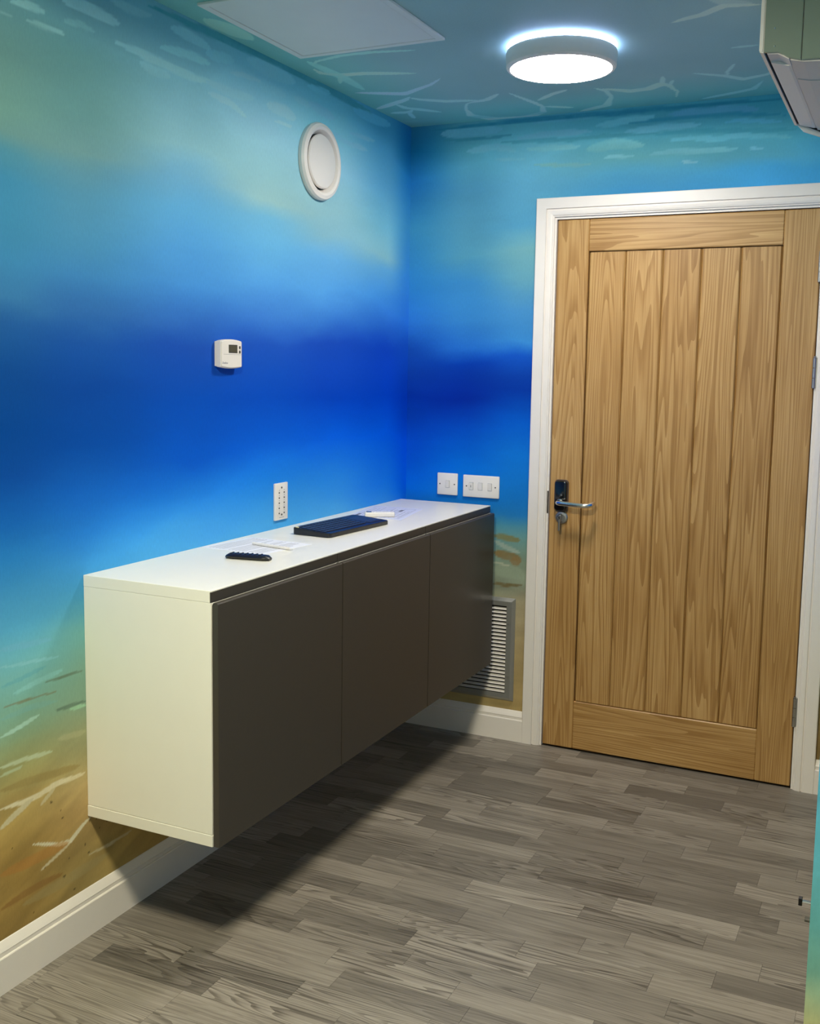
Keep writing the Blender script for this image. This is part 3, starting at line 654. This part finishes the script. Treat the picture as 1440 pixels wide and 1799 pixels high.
bm = bmesh.new(); cyl(bm, (0.006, -.0215, .004), (0, -1, 0), .0035, .004, 16); tobj('indicator_light', bm, M_chrome, plate, smooth=True)
bm = lathe([(0, -.0), (.024, -.0), (.024, .006), (.021, .009), (.014, .010), (.013, .008), (0, .008)], (0, 0, 0), (0, -1, 0), 40)
ros = tobj('cylinder_rose', bm, M_steel, DOOR, (.651, 0, .893), smooth=True)
bm = bmesh.new(); box(bm, -.0045, .0045, -.03, -.008, -.014, .012, .002, 2); tobj('lock_cylinder', bm, M_steel, ros)
bm = bmesh.new(); box(bm, -.0035, .0035, -.036, -.029, -.047, .010, .0015, 2); cyl(bm, (0, -.036, .002), (0, 1, 0), .006, .008, 14)
tobj('thumb_turn', bm, M_steel, ros)

# door lining and architrave
def frame_run(profile, x0, x1, zt, name, M, label=None, y_sign=-1):
    """sweep a (outward, depth) profile up the left, across the top, down the right with mitred corners"""
    bm = bmesh.new(); rings = []
    for cx, cz, sx, sz in ((x0, 0, -1, 0), (x0, zt, -1, 1), (x1, zt, 1, 1), (x1, 0, 1, 0)):
        rings.append([bm.verts.new((cx + sx * o, y_sign * d, cz + sz * o)) for o, d in profile])
    n = len(profile); fs = []
    for A, Bq in zip(rings, rings[1:]):
        for i in range(n): fs.append(bm.faces.new((A[i], A[(i + 1) % n], Bq[(i + 1) % n], Bq[i])))
    fs.append(bm.faces.new(rings[0])); fs.append(bm.faces.new(rings[-1][::-1]))
    bmesh.ops.recalc_face_normals(bm, faces=fs)
    return struct(tobj(name, bm, M), label)
ARC = [(0, 0), (0, .009), (.001, .0105), (.0045, .0105), (.0055, .0125), (.0075, .014), (.013, .0152), (.020, .0158), (.0235, .0158), (.0245, .0125), (.0290, .0118), (.0305, .018), (.066, .018), (.0685, .0165), (.069, .0)]
frame_run(ARC, .5905, 1.5185, 1.996, 'trim_1', M_white, 'white moulded architrave round the oak door')
LIN = [(0, -.1), (0, .0035), (.0115, .0035), (.0115, -.1)]
frame_run([(o + .0, d) for o, d in LIN], dx0 - .0035, dx1 + .0035, dz1 + .003, 'trim_2', M_white, 'white door lining beside the oak door')
tobj('trim_3', B(dx0 - .02, dx1 + .02, .0445, .06, 0, dz1 + .02), M_gap)['kind'] = 'structure'
sp = tobj('trim_4', B(dx0 - .009, dx0 - .0036, -.0042, .0, .905, .99), mat('dark_keep', L3(38, 28, 26), .6)); struct(sp, 'dark metal keep in the door frame beside the lock')

# ------------------------------------------------------------------ three wall-hung cabinets and their worktop
CY0, CY1, CD, CZ0, CZ1, CZS = -1.8168, -.0437, .381, .3063, .8955, .9235
uw = (CY1 - CY0) / 3
LBL = ['wall-hung cabinet nearest the camera, pale side panel, dark taupe door', 'middle wall-hung cabinet under the black keyboard, dark taupe door', 'wall-hung cabinet nearest the oak door, dark taupe door beside the vent grille']
for k in range(3):
    y0 = CY0 + k * uw; y1 = y0 + uw
    t = thing('wall_cabinet', LBL[k], 'cabinet', (0, y0, CZ0), group='wall-hung cabinets in a row')
    hh = CZ1 - CZ0; g = .0004
    b_ = .0008
    tobj('side_panel', B(.0, CD, g, .016, .0295, hh - .0003, b_), M_lam, t)
    tobj('side_panel', B(.0, CD, uw - .016, uw - g, .0295, hh - .0003, b_), M_lam, t)
    tobj('bottom_panel', B(.0, CD + (.001 if k == 0 else 0), g - (.0012 if k == 0 else 0), uw - g, 0, .0287, b_), M_lam, t)
    tobj('top_panel', B(.0, CD, .0165, uw - .0165, hh - .018, hh - .001), M_lam, t)
    tobj('back_panel', B(.0, .006, .0165, uw - .0165, .03, hh - .018), M_lam, t)
    # door with a lip along its top edge
    bm = bmesh.new(); e0, e1 = .0022, uw - .0022
    xa, xb = CD + .0015, CD + .0175
    prof = [(xa, .0), (xb, .0), (xb, hh - .003), (xb - .0025, hh), (xb - .0125, hh), (xa, hh - .006)]
    prism(bm, [(x, e0 if k else .0035, z) for x, z in prof], (0, e1 - (e0 if k else .0035), 0))
    tobj('cabinet_door', bm, M_dark, t)
    if k: tobj('dark_joint', B(CD + .0001, CD + .0012, g, .006, .0, hh - .0005), M_gap, t)
    if k < 2: tobj('dark_joint', B(CD + .0001, CD + .0012, uw - .006, uw - g, .0, hh - .0005), M_gap, t)
wt = thing('worktop', 'long white worktop with dark front edge over the wall-hung cabinets', 'worktop', (0, CY0, CZ1))
L_ = CY1 - CY0
tobj('top_board', B(0, CD - .003, 0, L_, 0, CZS - CZ1, .0008), M_lam, wt)
tobj('edge_strip', B(CD - .0028, CD + .0002, 0, L_, CZS - CZ1 - .0035, CZS - CZ1, .0006), M_lam, wt)
for k in range(3):
    tobj('front_rail', B(CD - .0028, CD - .0003, k * uw + (.0012 if k else .0005), (k + 1) * uw - .0012, .0002, CZS - CZ1 - .0038), M_dark, wt)
ZT = CZS

# ------------------------------------------------------------------ ceiling lamps
def ceiling_lamp(x, y, label, rad, tint):
    t = thing('ceiling_lamp', label, 'lamp', (x, y, H), group='round ceiling lamps')
    bm = bmesh.new(); cyl(bm, (0, 0, 0), (0, 0, -1), .135, .012, 48)
    tobj('mounting_plate', bm, M_plastic, t, smooth=True)
    ring = lathe([(.136, -.002), (.152, -.002), (.152, -.0095), (.136, -.0095), (.136, -.002)], (0, 0, 0), (0, 0, 1), 64)
    tobj('glow_ring', ring, mat('cool_light_ring', (.6, .7, 1, 1), .5, emit=(.50, .62, 1, 1), es=16.0), t)
    dr = lathe([(.120, -.012), (.150, -.012), (.157, -.016), (.159, -.022), (.157, -.058), (.153, -.0625), (.1455, -.0635), (.1455, -.060), (.120, -.060), (.120, -.012)], (0, 0, 0), (0, 0, 1), 72)
    tobj('drum', dr, M_drum, t, smooth=True)
    df = lathe([(0, -.0605), (.10, -.0605), (.145, -.0605), (.1452, -.0612), (.143, -.0640), (.10, -.0650), (0, -.0652)], (0, 0, 0), (0, 0, 1), 64)
    tobj('diffuser', df, mat('lit_diffuser', (.9, .9, .9, 1), .4, emit=tint, es=rad), t, smooth=True)
    return t
ceiling_lamp(.840, -.760, 'round silver-rimmed ceiling lamp with bright diffuser, nearest the oak door', LAMP_NEAR_DOOR, (1.0, .94, .85, 1))
ceiling_lamp(1.0, -2.85, 'second round ceiling lamp, behind the photographer’s place'.replace('’', "'"), LAMP_BEHIND, (1.0, .93, .68, 1))

# ------------------------------------------------------------------ ceiling hatch
t = thing('ceiling_hatch', 'square pale access hatch set in the ceiling', 'hatch', (.328, -1.215, H))
hx, hy = .2365, .252
bm = bmesh.new()
for a in ((-hx, hx, hy - .02, hy), (-hx, hx, -hy, -hy + .02), (-hx, -hx + .02, -hy + .02, hy - .02), (hx - .02, hx, -hy + .02, hy - .02)):
    box(bm, *a, -.0075, -.0002, .001)
tobj('hatch_frame', bm, M_hatch, t)
tobj('hatch_panel', B(-hx + .0215, hx - .0215, -hy + .0215, hy - .0215, -.006, -.0004, .001), M_hatch, t)

# ------------------------------------------------------------------ round air valve
t = thing('air_valve', 'round white air valve high on the blue wall', 'air valve', (0, -.703, 2.108))
tobj('valve_ring', lathe([(.088, .0), (.122, .0), (.1235, .012), (.119, .020), (.108, .0235), (.100, .020), (.094, .010), (.0885, .002), (.088, 0)], (0, 0, 0), (1, 0, 0), 72), M_plastic, t, smooth=True)
tobj('valve_back', lathe([(0, .0005), (.0878, .0005), (.0878, .0015), (0, .0015)], (0, 0, 0), (1, 0, 0), 48), M_gap, t)
tobj('valve_disc', lathe([(0, .006), (.080, .006), (.086, .010), (.0865, .015), (.083, .019), (.06, .0215), (0, .0225)], (0, 0, 0), (1, 0, 0), 72), M_plastic, t, smooth=True)
bm = bmesh.new(); cyl(bm, (.0015, 0, 0), (1, 0, 0), .012, .006, 16); tobj('valve_stem', bm, M_plastic, t)

# ------------------------------------------------------------------ thermostat
TYc, TZc = -1.224, 1.473
t = thing('thermostat', 'small white thermostat with grey screen on the dark blue wall', 'thermostat', (0, TYc, TZc))
bm = bmesh.new()
def body(wd, ht, bow, n=8):
    pts = []
    for k in range(n + 1): a = -1 + 2 * k / n; pts.append((a * wd / 2, ht / 2 + bow * (1 - a * a)))
    for k in range(n + 1): a = 1 - 2 * k / n; pts.append((a * wd / 2, -ht / 2 - bow * (1 - a * a)))
    return pts
prism(bm, [(.0, a, b) for a, b in body(.100, .070, .0045)], (.008, 0, 0))
tobj('base_plate', bm, M_plastic, t)
bm = bmesh.new(); prism(bm, [(.0082, a, b) for a, b in body(.104, .074, .005)], (.016, 0, 0))
es = [e for e in bm.edges if all(v.co.x > .02 for v in e.verts)]; bmesh.ops.bevel(bm, geom=es, offset=.003, segments=3, affect='EDGES')
tobj('cover', bm, M_plastic, t, smooth=True)
tobj('screen', B(.0242, .0250, -.013, .0255, .005, .0245, .0003), M_lcd, t)
tobj('screen_bezel', B(.02415, .0246, -.015, .0275, .003, .0265), M_black, t)
for z in (.0195, .0065):
    bm = bmesh.new(); box(bm, .0242, .0258, .0355, .0425, z - .004, z + .004, .001, 2); tobj('button', bm, M_button, t)
tobj('flap_line', B(.0240, .0244, -.040, .050, -.0015, -.0009), M_ink, t)
lo = link('logo', text_mesh('Danfoss', .0085, .35), M_ink, t, (.0244, -.034, -.026), (math.pi / 2, 0, math.pi / 2))

# ------------------------------------------------------------------ keypad with rows of little buttons
KY, KZ = -.930, 1.010
t = thing('wall_keypad', 'tall white keypad plate with two rows of small buttons above the worktop', 'keypad', (0, KY, KZ))
bm = bmesh.new(); box(bm, 0, .007, -.0375, .0375, -.0595, .0595, .002, 2); tobj('face_plate', bm, M_plastic, t, smooth=True)
def dot(y, z, r, M, nm): 
    bm = bmesh.new(); cyl(bm, (.0065, y, z), (1, 0, 0), r, .0015, 12); tobj(nm, bm, M, t)
dot(0, .0445, .0033, M_button, 'screw_or_glint'); dot(0, -.0425, .0033, M_button, 'screw_or_glint')
for k in range(5):
    for y in (-.0145, .0145): dot(y, .0285 - k * .0165, .0027, M_button, 'button')
for k in range(5):
    for y in (-.0145, .0145): dot(y, .0368 - k * .0165, .0014, M_ink2, 'indicator_light')
tobj('printed_mark', B(.0068, .0073, -.014, .014, -.0525, -.0505), M_ink2, t)

# ------------------------------------------------------------------ switches
def rocker(t, x, w_, h_, nm='rocker'):
    tobj('rocker_surround', B(x - w_ / 2 - .0015, x + w_ / 2 + .0015, -.0088, -.0084, -h_ / 2 - .0015, h_ / 2 + .0015), M_ink2, t)
    bm = bmesh.new()
    prism(bm, [(x - w_ / 2, -.0085, -h_ / 2), (x - w_ / 2, -.0100, -h_ / 2), (x - w_ / 2, -.0125, 0), (x - w_ / 2, -.0148, h_ / 2), (x - w_ / 2, -.0085, h_ / 2)], (w_, 0, 0))
    return tobj(nm, bm, M_plastic, t)
def plate_(t, w_, h_):
    bm = bmesh.new(); box(bm, -w_ / 2, w_ / 2, -.0085, 0, -h_ / 2, h_ / 2, .003, 3); tobj('face_plate', bm, M_plastic, t, smooth=True)
t = thing('light_switch', 'square white single light switch nearer the room corner', 'light switch', (.183, 0, .9905))
plate_(t, .086, .086); rocker(t, 0.002, .014, .026)
for x in (-.031, .031):
    bm = bmesh.new(); cyl(bm, (x, -.0084, 0), (0, -1, 0), .0028, .0008, 12); tobj('screw_or_glint', bm, M_button, t)
t = thing('triple_light_switch', 'wide white plate with three rocker switches, beside the door frame', 'light switch', (.325, 0, .9885))
plate_(t, .150, .086)
for x in (-.040, -.002, .037): rocker(t, x, .015, .027)
for x in (-.060, .060):
    bm = bmesh.new(); cyl(bm, (x, -.0084, 0), (0, -1, 0), .0028, .0008, 12); tobj('screw_or_glint', bm, M_button, t)
tobj('printed_mark', B(-.0408, -.0392, -.0145, -.0124, -.004, .005), M_ink, t)

# ------------------------------------------------------------------ vent grille
t = thing('vent_grille', 'silver louvred vent grille low on the wall by the skirting board', 'vent', (.328, 0, .3585))
gw, gh = .150, .2035
bm = bmesh.new()
outer = rrect(2 * gw, 2 * gh, .002, 1)
def bevel_frame(bm):
    o = [(-gw, -gh), (gw, -gh), (gw, gh), (-gw, gh)]; i1 = [(-gw + .012, -gh + .012), (gw - .012, -gh + .012), (gw - .012, gh - .012), (-gw + .012, gh - .012)]
    i2 = [(-gw + .032, -gh + .030), (gw - .032, -gh + .030), (gw - .032, gh - .030), (-gw + .032, gh - .030)]
    R = [[bm.verts.new((a, y, b)) for a, b in q] for q, y in ((o, 0), (o, -.003), (i1, -.014), (i2, -.014), (i2, -.002))]
    fs = []
    for A, Bq in zip(R, R[1:]):
        for k in range(4): fs.append(bm.faces.new((A[k], A[(k + 1) % 4], Bq[(k + 1) % 4], Bq[k])))
    for k in range(4): fs.append(bm.faces.new((R[4][k], R[4][(k + 1) % 4], R[0][(k + 1) % 4], R[0][k])))
    bmesh.ops.recalc_face_normals(bm, faces=fs)
bevel_frame(bm); tobj('grille_frame', bm, M_grille, t)
tobj('grille_back', B(-gw + .03, gw - .03, -.0018, -.0008, -gh + .028, gh - .028), M_gap, t)
ns = 23; pitch = (2 * gh - .064) / ns; sl = None
for k in range(ns):
    z = gh - .032 - pitch * (k + .5)
    if sl is None:
        bm = bmesh.new(); prism(bm, [(-gw + .0325, -.0140, -.0052), (-gw + .0325, -.0132, -.0060), (-gw + .0325, -.0030, -.0006), (-gw + .0325, -.0032, .0012)], (2 * gw - .065, 0, 0))
        s = tobj('slat', bm, M_plastic, t, (0, 0, z)); sl = s.data
    else: link('slat', sl, None, t, (0, 0, z))
for x in (-gw + .022, gw - .022):
    for z in (.105, -.105):
        bm = bmesh.new(); cyl(bm, (x, -.0138, z), (0, -1, 0), .0036, .0012, 12); cyl(bm, (x, -.0148, z), (0, -1, 0), .0014, .0004, 8); tobj('screw_or_glint', bm, M_steel, t)

# ------------------------------------------------------------------ things on the worktop
def quad_sheet(name, P, M, z, th=.0004):
    bm = bmesh.new(); prism(bm, [(x, y, z) for x, y in P], (0, 0, th)); return bm
def lerp2(P, u, v):
    a = Vector(P[0]).lerp(Vector(P[1]), u); b = Vector(P[3]).lerp(Vector(P[2]), u); return a.lerp(b, v)
def sheet(label, P, lines, M, ink, z=ZT):
    c = sum((Vector(q) for q in P), Vector((0, 0))) / 4
    Q = [(q[0] - c.x, q[1] - c.y) for q in P]
    t = thing('paper_sheet', label, 'paper', (c.x, c.y, z), group='papers on the worktop')
    tobj('sheet', quad_sheet('s', Q, M, .0001), M, t)
    bm = bmesh.new()
    for (u0, v0, u1, v1) in lines:
        prism(bm, [(*lerp2(Q, u0, v0), .00052), (*lerp2(Q, u1, v0), .00052), (*lerp2(Q, u1, v1), .00052), (*lerp2(Q, u0, v1), .00052)], (0, 0, .0001))
    o = tobj('printed_lines', bm, ink, t); o['kind'] = 'stuff'
    return t
# u runs away from the wall, v towards the door
PLc = [(.006, -1.352), (.225, -1.366), (.252, -1.150), (.030, -1.130)]
ln = []
rs = random.Random(4)
for k in range(16):
    u = .08 + k * .053
    if k in (5, 11): continue
    ln.append((u, .06, u + .017, .94 if rs.random() < .7 else rs.uniform(.5, .8)))
sheet('printed letter sheet lying behind the black remote control', PLc, ln, M_paper, M_ink2)
PRc = [(.052, -.545), (.262, -.580), (.205, -.275), (.006, -.285)]
ln = []
for k in range(6): ln.append((.10, .08 + k * .16, .9, .085 + k * .16))
for k in range(5): ln.append((.10 + k * .2, .08, .106 + k * .2, .88))
for k in range(11): ln.append((.16 + .07 * k, .12, .168 + .07 * k, rs.uniform(.3, .85)))
ln += [(.66, .62, .72, .78), (.06, .02, .12, .2)]
sheet('bluish printed form with a table, under the white remote control', PRc, ln, M_paper2, M_ink)

# white pen-like strip on the letter
t = thing('white_pen', 'slim white pen lying across the printed letter', 'pen', (.185, -1.2555, ZT + .0007), (0, 0, math.atan2(-.027, .158)))
bm = bmesh.new(); tube(bm, [(-.078, 0, .0042), (-.070, 0, .0042), (.055, 0, .0042), (.066, 0, .0042)], .0042, 12, [.0038, .0042, .0042, .0036]); tobj('pen_barrel', bm, M_plastic, t, smooth=True)
bm = bmesh.new(); cyl(bm, (.066, 0, .0042), (1, 0, 0), .0034, .012, 12, .0008); tobj('pen_tip', bm, M_paper, t, smooth=True)

# black remote
t = thing('black_remote_control', 'slim black remote control at the camera end of the worktop', 'remote control', (.226, -1.437, ZT), (0, 0, math.radians(9)))
bm = bmesh.new()
pts = []
n = 14
secs = []
for k in range(n + 1):
    u = -1 + 2 * k / n; x = u * .064
    wd = .0205 * (1 - abs(u) ** 8 * .5); hgt = .0148 - .006 * max(0, abs(u) - .85) / .15
    secs.append([bm.verts.new((x, wd * math.cos(a), max(0.0003, hgt * (.5 + .5 * math.sin(a)) if math.sin(a) > -.99 else .0003))) for a in [2 * math.pi * j / 12 for j in range(12)]])
fs = []
for A, Bq in zip(secs, secs[1:]):
    for j in range(12): fs.append(bm.faces.new((A[j], A[(j + 1) % 12], Bq[(j + 1) % 12], Bq[j])))
fs.append(bm.faces.new(secs[0][::-1])); fs.append(bm.faces.new(secs[-1])); bmesh.ops.recalc_face_normals(bm, faces=fs)
tobj('casing', bm, M_black, t, smooth=True)
for k, x in enumerate((-.048, -.034, -.02, -.006, .008, .022, .036)):
    for y in (-.008, .0, .008):
        bm = bmesh.new(); cyl(bm, (x, y, .0120), (0, 0, 1), .0026, .0036, 10); tobj('button', bm, M_black, t)

# keyboard
kx, ky = .184, -.848
ang = math.radians(-4.0)
t = thing('keyboard', 'thin black keyboard with touchpad on the worktop', 'keyboard', (kx, ky, ZT), (0, 0, ang))
kw, kl = .140, .352
bm = bmesh.new()
pts = rrect(kw, kl, .012, 5)
base = [(a, b, .0012) for a, b in pts]
prism(bm, base, (0, 0, .014))
for v in bm.verts:
    if v.co.z > .01: v.co.z = .0135 + (-(v.co.x) / kw + .5) * .0085
    elif True: v.co.z = .001
bmesh.ops.bevel(bm, geom=[e for e in bm.edges if all(v.co.z > .01 for v in e.verts)], offset=.0015, segments=2, affect='EDGES')
tobj('keyboard_case', bm, M_black, t, smooth=True)
def ztop(x): return .0135 + (-x / kw + .5) * .0085
bm = bmesh.new()
for r_ in range(6):
    x = -.056 + r_ * .0188 + (.002 if r_ == 0 else 0)
    h_ = .0155 if r_ else .010
    ny = 14
    for c in range(ny):
        if r_ == 5 and 4 <= c <= 7: continue
        y = -.160 + c * .0172
        box(bm, x - h_ / 2, x + h_ / 2, y - .0072, y + .0072, ztop(x) - .0003, ztop(x) + .0018, .0008)
box(bm, -.056 + 5 * .0188 - .0078, -.056 + 5 * .0188 + .0078, -.160 + 3.6 * .0172, -.160 + 7.4 * .0172, ztop(.038) - .0003, ztop(.038) + .0018, .0008)
o = tobj('keys', bm, M_navy, t); o['kind'] = 'stuff'
def slab_on(nm, x0, x1, y0, y1, th, M):
    bm = bmesh.new(); box(bm, x0, x1, y0, y1, 0, .001)
    for v in bm.verts: v.co.z = ztop(v.co.x) + (th if v.co.z > .0005 else -.0002)
    return tobj(nm, bm, M, t)
slab_on('touchpad', -.042, .028, .088, .166, .0005, M_navy)
slab_on('touchpad_line', .0295, .031, .088, .166, .0008, M_steel)
slab_on('touchpad_button', .033, .050, .088, .126, .0012, M_navy); slab_on('touchpad_button', .033, .050, .128, .166, .0012, M_navy)
slab_on('volume_key', -.064, -.050, -.170, -.160, .0018, mat('orange_pale_key', L3(225, 215, 170), .4))
slab_on('printed_logo', -.060, -.057, .10, .135, .0006, M_steel)

# white remote on the form
t = thing('white_remote_control', 'chunky white remote control with small dark display, on the bluish form', 'remote control', (.157, -.535, ZT + .0007), (0, 0, math.atan2(.051, .084)))
bm = bmesh.new(); box(bm, -.052, .052, -.020, .020, 0, .0165, .004, 3); tobj('casing', bm, M_plastic, t, smooth=True)
tobj('display', B(-.046, -.028, -.011, .011, .0163, .0168), mat('dark_display', L3(40, 50, 62), .2), t)
for x in (-.016, -.004, .008):
    bm = bmesh.new(); box(bm, x - .004, x + .004, -.005, .005, .0162, .0175, .001); tobj('button', bm, M_paper, t)
bm = bmesh.new(); cyl(bm, (.030, 0, .0163), (0, 0, 1), .009, .001, 20); tobj('round_button', bm, M_paper, t)

# ------------------------------------------------------------------ air conditioner high on the right wall, seen from its near end
AY0, AY1, AZ, AX0 = -1.49, -.81, 2.05, 1.490
t = thing('air_conditioner', 'white wall air conditioner with dark louvre gap, high on the right', 'air conditioner', (XR, (AY0 + AY1) / 2, AZ))
yc = (AY0 + AY1) / 2; y0 = AY0 - yc; y1 = AY1 - yc
def AX(pts, y): return [(x - XR, y, z - AZ) for x, z in pts]
def run(name, pts, ya, yb, M, bev=0.0):
    bm = bmesh.new(); prism(bm, AX(pts, ya), (0, yb - ya, 0))
    if bev:
        es = [e for e in bm.edges if all(abs(v.co.y - ya) < 1e-6 for v in e.verts)]
        bmesh.ops.bevel(bm, geom=es, offset=bev, segments=3, affect='EDGES')
    return tobj(name, bm, M, t)
M_case = noisy(mat('casing_white', L3(205, 200, 196), .3), 30, .02)
M_end_shaded = mat('glossy_shaded_end_cap', L3(124, 138, 126), .16, spec=.6)  # white plastic with its dimness and green mural reflection put into the colour
M_cover = mat('glossy_front_cover', L3(226, 222, 216), .15, spec=.6)
# main body, its underside sinking towards the wall
run('casing', [(1.5035, 2.345), (1.5035, 2.0815), (1.525, 2.0795), (1.547, 2.0665), (1.574, 2.0605), (1.606, 2.0590), (1.660, 2.052), (XR, 2.050), (XR, 2.345)], y0 + .006, y1 - .018, M_case)
# glossy front cover: front shell along the whole length, wrapping round the far end
run('front_cover', [(1.494, 2.350), (1.4900, 2.342), (1.4895, 2.0860), (1.4915, 2.0815), (1.4985, 2.0800), (1.4985, 2.350)], y0, y1, M_cover, .0018)
run('end_cover', [(1.4987, 2.350), (1.4987, 2.0800), (1.5140, 2.0630), (1.5548, 2.0470), (1.62, 2.040), (XR, 2.040), (XR, 2.350)], y1 - .010, y1, M_cover)
run('louvre_gap', [(1.4987, 2.30), (1.4987, 2.0835), (1.5034, 2.0830), (1.5034, 2.30)], y0 + .004, y1 - .0105, M_gap)
run('far_gap', [(1.5036, 2.30), (1.5036, 2.0825), (1.525, 2.072), (1.5548, 2.058), (1.62, 2.052), (1.70, 2.050), (1.70, 2.30)], y1 - .0175, y1 - .0105, M_gap)
# near end cap, in two pieces with an upright seam
CAP = [(1.4990, 2.345), (1.4990, 2.0808), (1.525, 2.0790), (1.5360, 2.0735), (1.547, 2.0660), (1.5700, 2.0600)]
run('end_cap', CAP + [(1.5700, 2.345)], y0 - .001, y0 + .006, M_end_shaded, .0010)
run('end_cap', [(1.5716, 2.345), (1.5716, 2.0598), (1.606, 2.0585), (1.660, 2.052), (XR - .001, 2.050), (XR - .001, 2.345)], y0 - .001, y0 + .006, M_end_shaded, .0010)
# the flap that closes the outlet, and the fixed underside behind it
run('air_flap', [(1.5060, 2.0800), (1.5060, 2.0760), (1.5400, 2.0665), (1.5460, 2.0665), (1.5460, 2.0700), (1.527, 2.0795)], y0 + .060, y1 - .022, M_plastic)
run('flap_hinge_cover', [(1.5060, 2.0812), (1.5060, 2.0785), (1.5260, 2.0768), (1.5470, 2.0645), (1.5470, 2.0665), (1.5260, 2.0790)], y0 + .0065, y0 + .058, M_case)
run('underside_panel', [(1.5500, 2.0655), (1.5500, 2.0612), (1.574, 2.0560), (1.700, 2.0450), (1.700, 2.0520)], y0 + .152, y1 - .022, M_case)
run('underside_panel', [(1.5500, 2.0655), (1.5500, 2.0625), (1.574, 2.0575), (1.700, 2.0480), (1.700, 2.0520)], y0 + .0065, y0 + .150, M_case)
for x, z in ((1.518, 2.125), (1.519, 2.0905)):  # chrome beads added as glints of light on the end cap
    bm = bmesh.new(); bmesh.ops.create_icosphere(bm, subdivisions=2, radius=.0018)
    tobj('screw_or_glint', bm, M_chrome, t, (x - XR, y0 - .0015, z - AZ), smooth=True)

# ------------------------------------------------------------------ two little fittings low on the right wall, just before its end
t = thing('wall_latch', 'small chrome stem with black cap sticking out low at the right wall end', 'latch', (XR, -1.86, .5105))
bm = bmesh.new(); cyl(bm, (-.0005, 0, .0), (-1, 0, 0), .0036, .018, 14); tobj('stem', bm, M_chrome, t, smooth=True)
bm = bmesh.new(); cyl(bm, (-.0, 0, .0), (-1, 0, 0), .0075, .002, 18); tobj('wall_flange', bm, M_chrome, t, smooth=True)
tobj('end_cap', B(-.0245, -.0180, -.006, .006, -.0065, .0065, .0008), M_blackgloss, t)
bm = B(-.0125, -.0003, -.006, .006, -.0025, .0025, .0006)
tag(tobj('wall_stud', bm, M_button, None, (XR, -1.86, .479)), 'tiny dark stud just under the chrome stem at the right wall end', 'stud')
